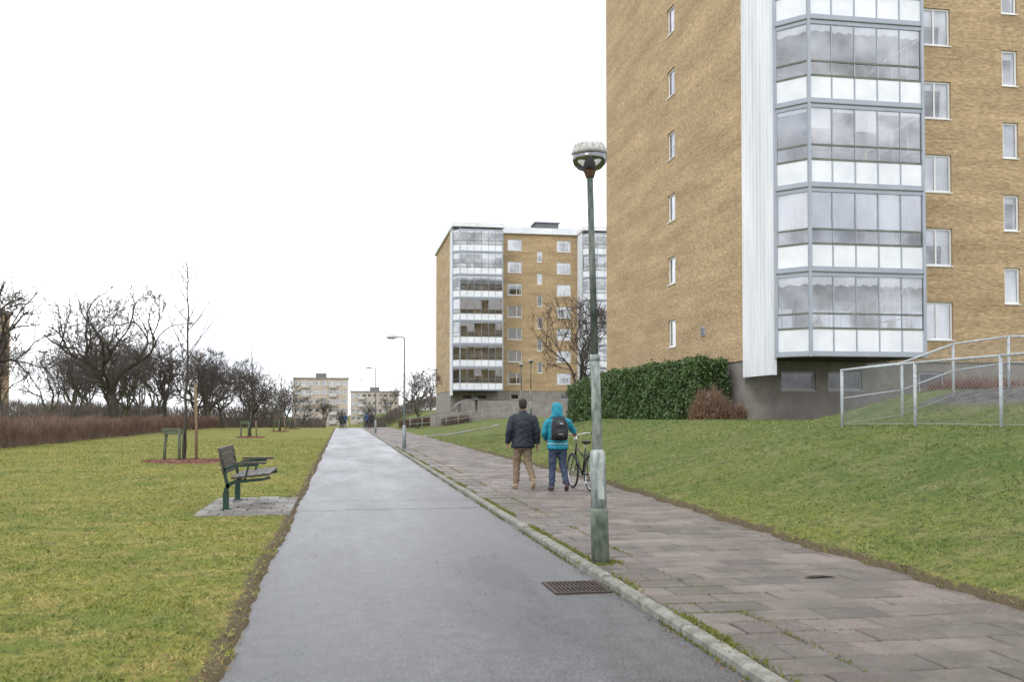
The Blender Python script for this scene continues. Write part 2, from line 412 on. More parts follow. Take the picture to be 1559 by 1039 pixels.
D=np.stack([rng.normal(0,.8,n)*hh,rng.normal(0,.8,n)*hh,hh],1)
soup('lawn_grass',twigs(np.stack([X,Y,Z],1),D,w),3,m_blade,rng.random(n))
m_leaf=M('dead_leaf',(.12,.06,.025),(.26,.16,.08),30,.9)
n=3400; Y=5+40*rng.random(n)**1.6; side=rng.random(n)
X=np.where(side<.5,Lpath(Y)-np.abs(rng.normal(0,.2,n)),np.where(side<.62,rng.uniform(-6,-.8,n),np.where(side<.72,2.22+rng.normal(0,.04,n),np.where(side<.84,rng.uniform(5.3,9,n),np.where(side<.95,Epave(Y)+rng.normal(0,.1,n),rng.uniform(-.6,5,n))))))
Z=np.where((X>Lpath(Y))&(X<2.28),.008,np.where((X>=2.28)&(X<5.1),.075,np.maximum(H(X,Y),.0)+.02))
C=np.stack([X,Y,Z],1); LV=leaves(C,np.full(n,.017)).reshape(-1,4,3); LV[:,:,2]=C[:,None,2]+(LV[:,:,2]-C[:,None,2])*.35
soup('fallen_leaves',LV.reshape(-1,3),4,m_leaf)
mb=MB()
for i in range(5):
    mb.poly([(4.02+.05*i,8.25+.02*i,.068),(4.07+.05*i,8.2,.09),(4.13+.05*i,8.24+.015*i,.075),(4.07+.05*i,8.3+.01*i,.07)],m_leaf)
mb.obj('crumpled_leaf')

# storm drain
m_iron=M('cast_iron',(.03,.028,.026),(.09,.055,.035),12,.6,.4,60,metal=.4)
mb=MB(); m_drain_shade=M('drain_shade',(.006,.006,.006),rough=1)
x0,x1,y0,y1=1.76,2.25,8.15,8.72
mb.box(x0+.03,x1-.03,y0+.03,y1-.03,.001,.004,m_drain_shade)  # flat black sheet, shade of the recess painted under the bars
for a in ((x0,x1,y0,y0+.035),(x0,x1,y1-.035,y1),(x0,x0+.035,y0+.036,y1-.036),(x1-.035,x1,y0+.036,y1-.036)): mb.box(*a,.001,.014,m_iron)
for i in range(11):
    xx=x0+.055+i*.037; mb.box(xx,xx+.016,y0+.036,y1-.036,.005,.012,m_iron)
mb.box(x0+.036,x1-.036,y0+.27,y0+.3,.005,.0135,m_iron)
mb.obj('storm_drain')
mb=MB(); k=mb.mi(m_slabg)
P=[]
for t in np.linspace(0,1,24):
    x=5.2+7*t; y=66+12*t**1.4; P.append((x,y))
for (x,y) in P:
    for dy in (-.9,0,.9): mb.v.append((x,y+dy,Hs(x,y+dy)+.03))
for j in range(len(P)-1):
    for i in range(2): mb.f.append((j*3+i,(j+1)*3+i,(j+1)*3+i+1,j*3+i+1)); mb.m.append(k); mb.sm.append(True)
mb.obj('side_path')

# ------------------------------------------------------------ buildings
def wall(mb,o,ud,L,z0,z1,wins,mat,curt_p=.5,mull=True,depth=.13,rnd=random):
    wf=m_winfr if curt_p>=0 else m_winfd; wg=m_wglass if curt_p>=0 else m_dglass
    us=sorted(set([0,L]+[w[0] for w in wins]+[w[1] for w in wins])); zs=sorted(set([z0,z1]+[w[2] for w in wins]+[w[3] for w in wins]))
    nx,ny=ud[1],-ud[0]
    def P(u,z,d=0): return (o[0]+ud[0]*u-nx*d,o[1]+ud[1]*u-ny*d,z)
    for i in range(len(us)-1):
        for j in range(len(zs)-1):
            uc=(us[i]+us[i+1])/2; zc=(zs[j]+zs[j+1])/2
            if any(w[0]<uc<w[1] and w[2]<zc<w[3] for w in wins): continue
            mb.poly([P(us[i],zs[j]),P(us[i+1],zs[j]),P(us[i+1],zs[j+1]),P(us[i],zs[j+1])],mat)
    for w in wins:
        a,b_,c,d=w[:4]; D=depth
        mb.poly([P(a,c),P(a,d),P(a,d,D+.1),P(a,c,D+.1)],mat); mb.poly([P(b_,c),P(b_,c,D+.1),P(b_,d,D+.1),P(b_,d)],mat)
        mb.poly([P(a,d),P(b_,d),P(b_,d,D+.1),P(a,d,D+.1)],mat); mb.poly([P(a,c),P(a,c,D+.1),P(b_,c,D+.1),P(b_,c)],wf)
        def sb(u0,u1,za,zb,i,o_): mb.segbox(P(u0,0)[:2],P(u1,0)[:2],-o_,-i,za,zb,wf)
        f=.075; g=.004
        sb(a+g,b_-g,c+g,c+f,D-.06,D); sb(a+g,b_-g,d-f,d-g,D-.06,D); sb(a+g,a+f,c+f,d-f,D-.06,D); sb(b_-f,b_-g,c+f,d-f,D-.06,D)
        if mull and b_-a>1.2: 
            mu=a+(b_-a)*.64; sb(mu-.035,mu+.035,c+f,d-f,D-.055,D-.005)
        sb(a-.03,b_+.03,c-.04,c-.003,-.04,.05)
        mb.poly([P(a+f,c+f,D-.03),P(b_-f,c+f,D-.03),P(b_-f,d-f,D-.03),P(a+f,d-f,D-.03)],wg)
        cd=D+.08
        if curt_p<0: continue
        q=rnd.random()
        if q<curt_p: zc=c+f
        elif q<curt_p+.25: zc=d-(d-c)*.45
        else: zc=d-(d-c)*.22
        mb.poly([P(a,zc,cd),P(b_,zc,cd),P(b_,d,cd),P(a,d,cd)],m_curt)
        if q>=curt_p:
            cw=(b_-a)*.2
            mb.poly([P(a,c,cd+.01),P(a+cw,c,cd+.01),P(a+cw*.8,d,cd+.01),P(a,d,cd+.01)],m_curt)
            mb.poly([P(b_-cw,c,cd+.01),P(b_,c,cd+.01),P(b_,d,cd+.01),P(b_-cw*.8,d,cd+.01)],m_curt)

def tower(name,par,x0,w,yb,yf,zb,nf,npan,blinds,ztop,rnd,sidepanel=True):
    B=(x0,yb);C=(x0+.78,yf);D=(x0+w,yf);E=(x0+w,-.02)
    mb=MB(); gl=MB()
    segs=[(B,C,1),(C,D,npan),(D,E,4)]
    for k in range(nf):
        z=zb+2.8*k
        pts=[(x0+.08,-.02),(x0+.08,yb+.05),(C[0]+.03,yf+.08),(D[0]-.08,yf+.08),(D[0]-.08,-.02)]
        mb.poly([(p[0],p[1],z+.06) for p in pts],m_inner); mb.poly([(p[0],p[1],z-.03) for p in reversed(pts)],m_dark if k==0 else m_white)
        mb.box(x0+.1,x0+.95,-.05,-.012,z+.07,z+2.74,m_inner); mb.box(x0+2.05,x0+2.45,-.05,-.012,z+.07,z+2.74,m_inner); mb.box(x0+2.46,x0+4.35,-.05,-.012,z+.07,z+.88,m_inner)
        mb.box(x0+4.36,x0+w-.1,-.05,-.012,z+.07,z+2.74,m_inner)
        for si,(p,q,n) in enumerate(segs):
            dx,dy=(q[0]-p[0]),(q[1]-p[1]); l=math.hypot(dx,dy); dx/=l; dy/=l
            def at(t): return (p[0]+dx*t,p[1]+dy*t)
            e0,e1=.012,l-.012
            mb.segbox(at(e0),at(e1),-.1,.035,z-.06,z+.1,m_frame)
            mb.segbox(at(e0),at(e1),-.02,.06,z-.085,z-.063,m_rail)
            mb.segbox(at(e0),at(e1),-.05,.02,z+.83,z+.89,m_rail)
            mb.segbox(at(e0),at(e1),-.045,.012,z+1.31,z+1.37,m_rail)
            mb.segbox(at(e0),at(e1),-.08,.02,z+2.58,z+2.735,m_frame)
            pw=l/n
            for i in range(n):
                a=i*pw+.03; b_=(i+1)*pw-.03
                mb.segbox(at(a),at(b_),-.035,-.005,z+.103,z+.827,m_white)
                gx=rnd.uniform(-.006,.006)
                for (za,zt) in ((z+.892,z+1.308),(z+1.372,z+2.578)):
                    P0,P1=at(a),at(b_)
                    nx_,ny_=dy,-dx
                    gl.poly([(P0[0]-nx_*(.015+gx),P0[1]-ny_*(.015+gx),za),(P1[0]-nx_*(.015-gx),P1[1]-ny_*(.015-gx),za),(P1[0]-nx_*(.015-gx),P1[1]-ny_*(.015-gx),zt),(P0[0]-nx_*(.015+gx),P0[1]-ny_*(.015+gx),zt)],m_glass)
                bl=blinds[k%len(blinds)]
                if bl>=0:
                    drop=1.2 if (bl==2 and rnd.random()<.92) else (.2+.12*rnd.random() if bl==1 else (1.15*rnd.random() if rnd.random()<.5 else .12))
                    P0,P1=at(a),at(b_); nx_,ny_=dy,-dx; s=6
                    for j in range(s):
                        t0=a+(b_-a)*j/s; t1=a+(b_-a)*(j+1)/s; A=at(t0);Bq=at(t1); dd=.06+.015*(j%2)
                        zl=z+2.58-drop-(.04*math.sin(j*2.1) if bl==1 else 0)
                        zr=z+2.58-drop-(.04*math.sin((j+1)*2.1) if bl==1 else 0)
                        dd2=.06+.015*((j+1)%2)
                        mb.poly([(A[0]-nx_*dd,A[1]-ny_*dd,zl),(Bq[0]-nx_*dd2,Bq[1]-ny_*dd2,zr),(Bq[0]-nx_*dd2,Bq[1]-ny_*dd2,z+2.57),(A[0]-nx_*dd,A[1]-ny_*dd,z+2.57)],m_curt)
            for i in range(1,n):
                t=i*pw; mb.segbox(at(t-.022),at(t+.022),-.04,.008,z+.103,z+.827,m_frame); mb.segbox(at(t-.017),at(t+.017),-.035,.004,z+.892,z+2.578,m_frame)
        for _ in range(3):
            xx=x0+1+rnd.random()*(w-1.8); yy=yf+.5+rnd.random()*1.2; hgt=.6+rnd.random()*.7; s=.12+.15*rnd.random()
            mb.loft([(xx,yy,z+.07,s,s),(xx,yy,z+.07+hgt*.4,s*.8,s*.8),(xx,yy,z+.07+hgt*.7,s*1.3,s),(xx,yy,z+.07+hgt,s*.4,s*.4)],m_plant,8)
    for (x,y) in (B,C,D):
        mb.box(x-.05,x+.05,y-.052,y+.055,zb-.09,ztop-.002,m_frame)
    if sidepanel:
        mb.box(x0-.06,x0-.012,yb+.06,-.03,zb-.65,ztop-.003,m_side)
        mb.box(x0-.075,x0+.03,yb-.0+.057,yb+.11,zb-.66,zb-.09,m_side)
        yy=yb+.2
        while yy<-.1:
            mb.box(x0-.085,x0-.058,yy,yy+.05,zb-.645,ztop-.006,m_side); yy+=.3
    mb.obj(name,par); gl.obj(name+'_glass',par)
def apartment(loc,nf,zb,towers,bigw,stairw,L,blinds,seed,zg):
    rnd=random.Random(seed)
    par=empty('apartment_building',(loc[0],loc[1],0))
    ztop=zb+2.8*nf+.15
    wm=MB()
    wins=[]
    for k in range(nf):
        z=zb+2.8*k
        for cx in bigw: wins.append((cx-.9,cx+.9,z+.82,z+2.25))
        for t in towers:
            wins.append((t[0]+1.0,t[0]+2.0,z+.1,z+2.2)); wins.append((t[0]+2.5,t[0]+4.3,z+.9,z+2.2))
    for k in range(nf):
        z=zb+2.8*k+1.42
        for cx in stairw: wins.append((cx-.33,cx+.33,z+.82,z+2.2))
    wins=[w for w in wins if w[3]<ztop-.05]
    wall(wm,(0,0),(1,0),L,zb-.03,ztop,wins,m_brick,.55,rnd=rnd)
    Dp=19.0
    sw=[(Dp-8.5,Dp-7.5,zb+2.8*k+1.0,zb+2.8*k+2.2) for k in range(nf)]
    wall(wm,(0,Dp),(0,-1),Dp,zb-.03,ztop,sw,m_brick,.5,False,rnd=rnd)
    wm.poly([(0,Dp,zg),(0,Dp,ztop),(L,Dp,ztop),(L,Dp,zg)],m_brick); wm.poly([(L,0,zg),(L,Dp,zg),(L,Dp,ztop),(L,0,ztop)],m_brick)
    wm.obj('brick_walls',par,uv=True)
    bs=MB()
    bw=[]
    for t in towers: bw+= [(t[0]+1.45,t[0]+2.75,zb-1.1,zb-.4),(t[0]+3.3,t[0]+4.6,zb-1.1,zb-.4)]
    bw+=[(c-.5,c+.5,zb-1.1,zb-.4) for c in bigw]
    wall(bs,(.05,.06),(1,0),L-.1,zg-1,zb-.032,[(a-.05,b,c,d) for a,b,c,d in bw],m_conc,-1,False,rnd=rnd)
    wall(bs,(.05,Dp-.05),(0,-1),Dp-.1,zg-1,zb-.032,[],m_conc)
    bs.obj('concrete_base',par)
    rf=MB()
    rf.box(-.25,L+.2,-.35,Dp+.25,ztop+.003,ztop+.75,m_white)
    rf.box(-.15,L+.1,-.25,Dp+.15,ztop+.753,ztop+.8,m_roof)
    for t in towers: rf.box(t[0]-.2,t[0]+t[1]+.2,t[3]-.25,-.353,ztop+.003,ztop+.45,m_white); rf.box(t[0]-.1,t[0]+t[1]+.1,t[3]-.2,-.36,ztop+.453,ztop+.5,m_roof)
    rf.box(11.4,14.4,3,6,ztop+.8,ztop+2.1,m_roof); rf.box(11.2,14.6,2.8,6.2,ztop+2.1,ztop+2.2,m_frame)
    rf.box(5,5.8,6,6.8,ztop+.8,ztop+1.6,m_roof)
    rf.obj('roof',par)
    for i,t in enumerate(towers): tower('balcony_tower',par,t[0],t[1],t[2],t[3],zb,nf,t[4],blinds,ztop,rnd)
    ex=MB(); ex.box(-.05,-.003,3.9,4.3,zb+1.2,zb+1.55,m_frame); ex.box(-.03,-.003,17.4,17.9,zb-.6,zb-.3,m_winfr); ex.box(-.03,-.003,18.2,18.6,zb-.3,zb-.05,m_winfr)
    for i in range(5): ex.box(-.06,-.05,3.93,4.27,zb+1.24+i*.06,zb+1.27+i*.06,m_dark)
    ex.obj('wall_fittings',par)
    return par
apartment((14.38,34.15),8,3.5,[(0,4.87,-2.75,-3.65,5)],[7.45,14.3],[10.85],26,[1,2,0,1,1,0,2,0],3,.8)
apartment((13.2,122.6),7,4.5,[(0,6.0,-2.7,-3.6,6),(16.2,6.0,-2.7,-3.6,6)],[8.1,14.4],[11.3],30,[0,1,0,2,1,0,1],5,2.2)

def simple_block(name,x0,x1,y,dep,z0,z1,nfl,nw,mat):
    par=empty(name,(0,0,0)); mb=MB(); L=x1-x0; fh=(z1-z0)/nfl; wins=[]
    for k in range(nfl):
        for i in range(nw):
            c=(i+.5)*L/nw; wins.append((c-.75,c+.75,z0+fh*k+.95,z0+fh*k+2.2))
    rnd=random.Random(3)
    wall(mb,(x0,y),(1,0),L,z0-6,z1,wins,mat,.4,rnd=rnd)
    mb.poly([(x1,y,z0-6),(x1,y+dep,z0-6),(x1,y+dep,z1),(x1,y,z1)],mat); mb.poly([(x0,y,z0-6),(x0,y,z1),(x0,y+dep,z1),(x0,y+dep,z0-6)],mat)
    mb.poly([(x0,y+dep,z0-6),(x0,y+dep,z1),(x1,y+dep,z1),(x1,y+dep,z0-6)],mat)
    mb.obj('walls',par,uv=True)
    r=MB(); r.box(x0-.3,x1+.3,y-.3,y+dep+.3,z1+.003,z1+.45,m_conc); r.box(x0+L*.4,x0+L*.6,y+3,y+6,z1+.6,z1+2,m_roof)
    for c in (0.22,.72):
        for k in range(nfl): r.box(x0+L*c-1.2,x0+L*c+1.2,y-1.0,y-.01,z0+fh*k,z0+fh*k+.9,m_inner)
    r.obj('roof_and_balconies',par)
simple_block('apartment_block',-15.5,2.0,330,12,-1.5,13.2,5,8,m_brick_haze)
simple_block('apartment_block',3.5,22.5,400,12,-1.5,10.6,4,9,m_brick_haze)
simple_block('brick_block',-70,-39.4,116,12,0.2,13.4,4,10,m_brick)

# ------------------------------------------------------------ bare trees
m_bark=M('bark',(.035,.03,.025),(.08,.068,.054),6,.95,.6,25,stretch=(1,1,.3))
m_bark2=M('bark_mossy',(.045,.045,.028),(.1,.095,.055),3,.95,.6,25)
m_twig=M('twig',(.06,.05,.045),(.105,.085,.073),2,.95)
def gentree(seed,trunkL,r0,limbs,L1,levels,ang=(.6,1.05),gn=.22,shrink=.74,up=.12,mat=None,minr=.008,side=.5,fork=(2,3),rk=.66,env=None):
    R=random.Random(seed); mb=MB(); mat=mat or m_bark
    def rv(): 
        while True:
            v=Vector((R.uniform(-1,1),R.uniform(-1,1),R.uniform(-1,1)))
            if .05<v.length<1: return v.normalized()
    def tilt(d,a):
        ax=d.cross(rv()); ax.normalize(); return (Matrix.Rotation(a,3,ax)@d).normalized()
    def out(q,f=1.0):
        if env is None: return False
        cz,rx,rz=env; return (q.x**2+q.y**2)/(rx*f)**2+((q.z-cz)/(rz*f))**2>1
    def br(p,d,r,L,lev):
        n=6 if lev<3 else 3; pts=[p.copy()]; rad=[r]; q=p.copy(); dd=d.copy(); re=max(r*rk,minr*.7); stop=False
        for i in range(n):
            dd=(dd+rv()*gn*(1 if lev else .3)+Vector((0,0,up))).normalized()
            q=q+dd*(L/n)
            if lev>0 and out(q,R.uniform(.92,1.06)): stop=True
            pts.append(q.copy()); rad.append(r+(re-r)*(i+1)/n if not stop else minr*.6)
            if stop: break
            if lev>0 and lev<levels-1 and i>0 and R.random()<side:
                br(q.copy(),tilt(dd,R.uniform(.6,1.15)),max(rad[-1]*.45,minr),L*shrink*R.uniform(.4,.75),min(lev+2,levels-1))
        mb.tube(pts,rad,9 if lev==0 else (6 if lev<2 else (4 if lev<4 else 3)),mat if lev<4 else m_twig,cap=False)
        if stop and lev<levels-1:
            for _ in range(3):
                e=tilt(dd,R.uniform(.4,1.2)); s0=pts[-2]; mb.tube([s0,s0+e*.3,s0+(e+rv()*.3)*.6],[minr,minr*.8,minr*.5],3,m_twig,cap=False)
            return
        if lev<levels-1:
            if lev==0:
                a0=R.uniform(0,6.28)
                for i in range(limbs):
                    az=a0+i*2*math.pi/limbs+R.uniform(-.3,.3); an=R.uniform(*ang) if i<limbs-1 else R.uniform(.1,.4)
                    v=Vector((math.cos(az)*math.sin(an),math.sin(az)*math.sin(an),math.cos(an)))
                    br(q-dd*R.uniform(0,.18)*L*(i>0),v,re*R.uniform(.6,.85),L1*R.uniform(.85,1.15),1)
            else:
                for i in range(R.randint(*fork)):
                    br(q.copy(),tilt(dd,R.uniform(.35,.85)),max(re*R.uniform(.65,.92),minr),L*shrink*R.uniform(.75,1.15),lev+1)
    br(Vector((0,0,-.15)),Vector((R.uniform(-.05,.05),R.uniform(-.05,.05),1)).normalized(),r0,trunkL,0)
    mb.tube([(0,0,-.2),(0,0,.1),(0,0,.5)],[r0*1.5,r0*1.25,r0*.98],8,mat,cap=False)
    return mb
def place(name,me,x,y,s=1,rz=0,parent=None,sz=None):
    o=bpy.data.objects.new(name,me); COL.objects.link(o); o.location=(x,y,Hs(x,y)); o.scale=(s,s,sz or s); o.rotation_euler=(0,0,rz)
    if parent: o.parent=parent
    return o
big=gentree(31,3.3,.3,6,2.7,8,(.75,1.2),.36,.8,.05,m_bark,.015,.42,(2,3),.74,env=(6.6,4.9,3.8)).mesh('bare_tree')
place('bare_tree',big,-15.0,72.6,1.0,.6)
tv=[gentree(20+i,1.8+.3*i,.18,5,1.8,7,(.4,.95),.28,.82,.1,m_bark if i%2 else m_bark2,.017,.5,(2,3),.72,env=(4.9,2.7+.3*i,3.2)).mesh('bare_tree_variant') for i in range(4)]
tb=[gentree(40+i,2.4,.24,5,2.3,7,(.6,1.1),.33,.82,.06,m_bark,.019,.5,(2,3),.74,env=(5.5,4.2,3.6)).mesh('bare_tree_variant') for i in range(2)]
place('bare_tree',tv[1],16.4,68.5,1.1,.4)
place('bare_tree',tv[0],7.4,99,.85,1.4)
place('bare_tree',tb[0],-25.2,76,1.3,2.0)
dt=empty('distant_trees')
pl=[(-24,88,.9),(-20,92,1.05),(-17.5,86,.85),(-16.5,98,1.0),(-14.5,104,1.05),(-12.8,112,1.0),(-19.5,110,1.1),(-23,120,1.1),(-28,112,1.1),(-33,100,1.0),(-38,92,.9),(-31,82,.8),(-36,78,.75),(-27,128,1.1),(-16,126,1.0),(-12,134,1.05),(-10.5,124,.9),(-9.5,142,.95),(-14,150,1.1),(-20,150,1.1),(-8.5,160,.95),(-13,175,1.),(-7,180,.8),(-42,110,1.),(-48,100,1.),(-52,120,1.1),(-45,130,1.1),(-34,140,1.1),(14,190,1.0),(18,205,1.0),(10,215,.9),(24,230,1.),(6,240,.8),(-4,250,.9),(0,235,.7),(22,150,.8),(-18,104,1.),(-22,100,1.),(-25,106,1.),(-15,116,1.05),(-17,134,1.1),(-11.5,148,1.),(-30,120,1.1),(-37,118,1.1)]
allv=tv+tb
for i,(x,y,s) in enumerate(pl):
    place('tree',allv[i%6],x,y,s*(.9 if i%6>3 else 1.05),i*1.7,dt)
def shrub_mass(name,boxes,n,mat,parent=None,lw=.02,hl=.55):
    VV=[]
    tot=sum((b[1]-b[0])*(b[3]-b[2])for b in boxes)
    for (x0,x1,y0,y1,h) in boxes:
        k=int(n*(x1-x0)*(y1-y0)/tot); X=rng.uniform(x0,x1,k); Y=rng.uniform(y0,y1,k)
        hh=h*(.8+.2*wob(X*1.1,Y*.7)); t=rng.random(k)**.8; Z=H(X,Y)+t*hh*.75
        D=unit(k)*.45; D[:,2]=np.abs(D[:,2])+.55; D=D*(hl*rng.uniform(.4,1.1,k))[:,None]
        D*=np.minimum(1,(hh*1.05-t*hh*.75)/np.maximum(D[:,2],.01))[:,None].clip(.15,1)
        VV.append(twigs(np.stack([X,Y,Z],1),D,lw*rng.uniform(.5,1.2,k)))
    return soup(name,np.concatenate(VV),3,mat,parent=parent)
m_hb=M('bare_hedge_twigs',(.12,.075,.055),(.24,.165,.125),1.2,.95)
shrub_mass('bare_hedge',[(-15.7,-14.4,26,60,1.85),(-15.7,-14.4,60,130,1.7)],75000,m_hb,lw=.011,hl=.6)
core=MB(); core.box(-15.4,-14.75,26,130,-.1,.9,m_hb); core.obj('bare_hedge_core').parent=bpy.data.objects['bare_hedge']
m_gb=M('grey_brown_scrub',(.085,.07,.058),(.15,.13,.11),.3,.95)
shrub_mass('distant_scrub',[(-60,-17,92,104,3.4),(-40,-8,135,150,4.2),(-20,-3,175,190,3.2),(4,30,175,192,3.5),(-60,-20,70,76,2.4)],60000,m_gb,lw=.035,hl=1.3)
m_rs=M('reddish_scrub',(.11,.07,.05),(.17,.12,.085),1,.95)
shrub_mass('red_shrub',[(6.0,9.5,104,108,1.2),(9.6,12.5,96.5,97.5,1.0)],9000,m_rs,lw=.02,hl=.5)
shrub_mass('red_shrub',[(16.5,19.5,25,26.5,1.6)],6000,M('red_scrub_near',(.16,.07,.045),(.22,.12,.08),1,.95),lw=.012,hl=.5)

m_stake=M('stake_wood',(.16,.105,.06),(.24,.17,.11),8,.9,.3,40,stretch=(3,3,.5))
m_stakeg=M('stake_green',(.06,.08,.05),(.12,.14,.085),8,.9)
m_mulch=M('red_mulch',(.15,.065,.045),(.27,.14,.1),25,.95,.9,40)
def young_tree(x,y,h,seed,mr=1.15,tall=True):
    R=random.Random(seed); z0=Hs(x,y)
    mb=MB(); pts=[];rad=[]; n=12
    for i in range(n+1):
        t=i/n; pts.append((R.uniform(-.03,.03)+.12*math.sin(t*3)*t,R.uniform(-.03,.03),h*t-.05)); rad.append(.045*(1-t)**.8+.007)
    mb.tube(pts,rad,7,m_bark,cap=False)
    for i in range(18):
        t=R.uniform(.35,.95); k=int(t*n); f=t*n-k; p=Vector(pts[k]).lerp(Vector(pts[k+1]),f)
        az=R.uniform(0,6.28); L=(2.1*(1-t)+.45)*R.uniform(.7,1.2); q=p; P=[q.copy()]; d=Vector((math.cos(az)*.75,math.sin(az)*.75,.8)).normalized()
        for j in range(5):
            d=(d+Vector((R.uniform(-.14,.14),R.uniform(-.14,.14),.08))).normalized(); q=q+d*L/5; P.append(q.copy())
            if R.random()<.6:
                e=(d+Vector((R.uniform(-.8,.8),R.uniform(-.8,.8),.1))).normalized()
                mb.tube([q,q+e*L*.2,q+e*L*.33+Vector((0,0,.05))],[.007,.006,.004],3,m_twig,cap=False)
        mb.tube(P,[.014,.012,.01,.009,.007,.005],4,m_twig,cap=False)
    o=mb.obj('young_tree',loc=(x,y,z0))
    s=MB()
    st=[(-.58,-.1,1.05,m_stakeg),(-.12,-.25,1.05,m_stakeg),(.36,-.05,2.45,m_stake),(-.1,.45,1.0,m_stakeg)]
    for (a,b_,hh,mt) in st:
        if hh>2 and not tall: hh=1.05
        s.tube([(a,b_,-.1),(a*.97,b_*.97,hh*.5),(a*.86,b_*.9,hh)],.045,8,mt)
    s.box(-.62,.0,-.22,-.17,.86,.96,m_stakeg); s.box(-.66,-.15,-.16,-.1,.98,1.05,m_stakeg)
    if tall: s.tube([(.3,-.05,2.2),(.12,.02,2.22),(.08,.06,2.2)],.02,6,m_dark)
    s.obj('tree_stake_frame',loc=(x,y,z0))
    d=MB(); ring=[]
    nn=28
    for i in range(nn):
        a=2*math.pi*i/nn; rr=mr*(1+.06*math.sin(a*3)+.04*math.sin(a*7)); ring.append((rr*math.cos(a),rr*math.sin(a)))
    for i in range(nn):
        p,q=ring[i],ring[(i+1)%nn]
        d.poly([(0,0,.085),(p[0]*.7,p[1]*.7,.07),(q[0]*.7,q[1]*.7,.07)],m_mulch,True)
        d.poly([(p[0]*.7,p[1]*.7,.07),(p[0],p[1],-.03),(q[0],q[1],-.03),(q[0]*.7,q[1]*.7,.07)],m_mulch,True)
    bed=d.obj('mulch_bed',loc=(x,y,z0))
    k=1500; a=rng.uniform(0,6.28,k); rr=mr*np.sqrt(rng.random(k)); C=np.stack([rr*np.cos(a),rr*np.sin(a),.085-.03*(rr/mr)],1)
    so=soup('mulch_chips',leaves(C,np.full(k,.035)),4,m_mulch); so.parent=bed
young_tree(-4.76,31.9,6.3,1,1.25)
young_tree(-5.6,64,5.6,2,.9,False)
young_tree(-5.2,88,5.2,3,.8,False)
young_tree(-5.0,104,5.0,4,.8,False)

# ------------------------------------------------------------ green hedge
m,nt,b=newmat('hedge_leaves')
pos=nt.nodes.new('ShaderNodeNewGeometry').outputs['Position']
at=nt.nodes.new('ShaderNodeAttribute'); at.attribute_name='tint'
c=mix(nt,at.outputs['Fac'],(.03,.065,.016),(.1,.165,.045)); c=mix(nt,1.,c,ramp(nt,noise(nt,pos,1.5,5),.3,.7,(.55,.6,.5),(1.3,1.3,1.2)),'MULTIPLY')
nt.links.new(c,b.inputs['Base Color']); b.inputs['Roughness'].default_value=.45
m_hl=m
def leafhedge(name,x0,x1,y0,y1,h,n,mat,size,corecol):
    A=np.array([(y1-y0)*h,(y1-y0)*(x1-x0),(x1-x0)*h*2,(y1-y0)*h]); A/=A.sum()
    f=rng.choice(4,n,p=A); u=rng.random(n); v=rng.random(n)
    X=np.where(f==0,x0,np.where(f==3,x1,x0+(x1-x0)*u)); Y=np.where(f==2,np.where(rng.random(n)<.5,y0,y1),y0+(y1-y0)*np.where(f==1,v,u))
    Z=np.where(f==1,h,h*v)
    bx=.14*wob(Y*1.1+3,Z*1.6)+.08*wob(Y*3.3,Z*4.1)
    rnd_=np.where((f==0)&(v>.85),(v-.85)*1.2,0)
    X=X+np.where(f==0,-bx+rnd_,np.where(f==3,bx,0))+rng.normal(0,.07,n); Y=Y+rng.normal(0,.07,n); Z=Z+np.where(f==1,.12*wob(Y*1.3,X*2)+.09*wob(Y*4,X*3),0)+rng.normal(0,.06,n)
    C=np.stack([X,Y,Z+H(X,Y)],1)
    o=soup(name,leaves(C,np.full(n,size)),4,mat,rng.random(n))
    cb=MB(); yy=y0+.08
    while yy<y1-.1:
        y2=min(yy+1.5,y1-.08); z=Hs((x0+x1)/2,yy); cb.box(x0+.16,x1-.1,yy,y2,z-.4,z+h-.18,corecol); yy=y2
    c_=cb.obj('hedge_core'); c_.parent=o
    return o
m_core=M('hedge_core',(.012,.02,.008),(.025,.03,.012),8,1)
leafhedge('green_hedge',12.85,14.1,35.0,56,2.25,75000,m_hl,.06,m_core)
def blob(name,cx,cy,rx,ry,h,n,mat,size):
    v=unit(n); rr=rng.random(n)**.35
    X=cx+v[:,0]*rx*rr; Y=cy+v[:,1]*ry*rr; Z=Hs(cx,cy)+np.abs(v[:,2])*h*rr*(1+.15*np.sin(v[:,0]*9))
    C=np.stack([X,Y,Z],1); o=soup(name,leaves(C,np.full(n,size)),4,mat,rng.random(n))
    k=n//3; D=unit(k)*.3; D[:,2]=np.abs(D[:,2])+.15
    t=soup(name+'_twigs',twigs(C[:k],D,.008),3,m_hb); t.parent=o
    return o
m_bs=M('brown_shrub',(.15,.075,.035),(.24,.14,.065),5,.9)
blob('brown_shrub',13.1,34.1,.85,.6,1.05,7000,m_bs,.035)
blob('brown_shrub',13.85,33.4,.3,.3,.5,1500,m_bs,.03)

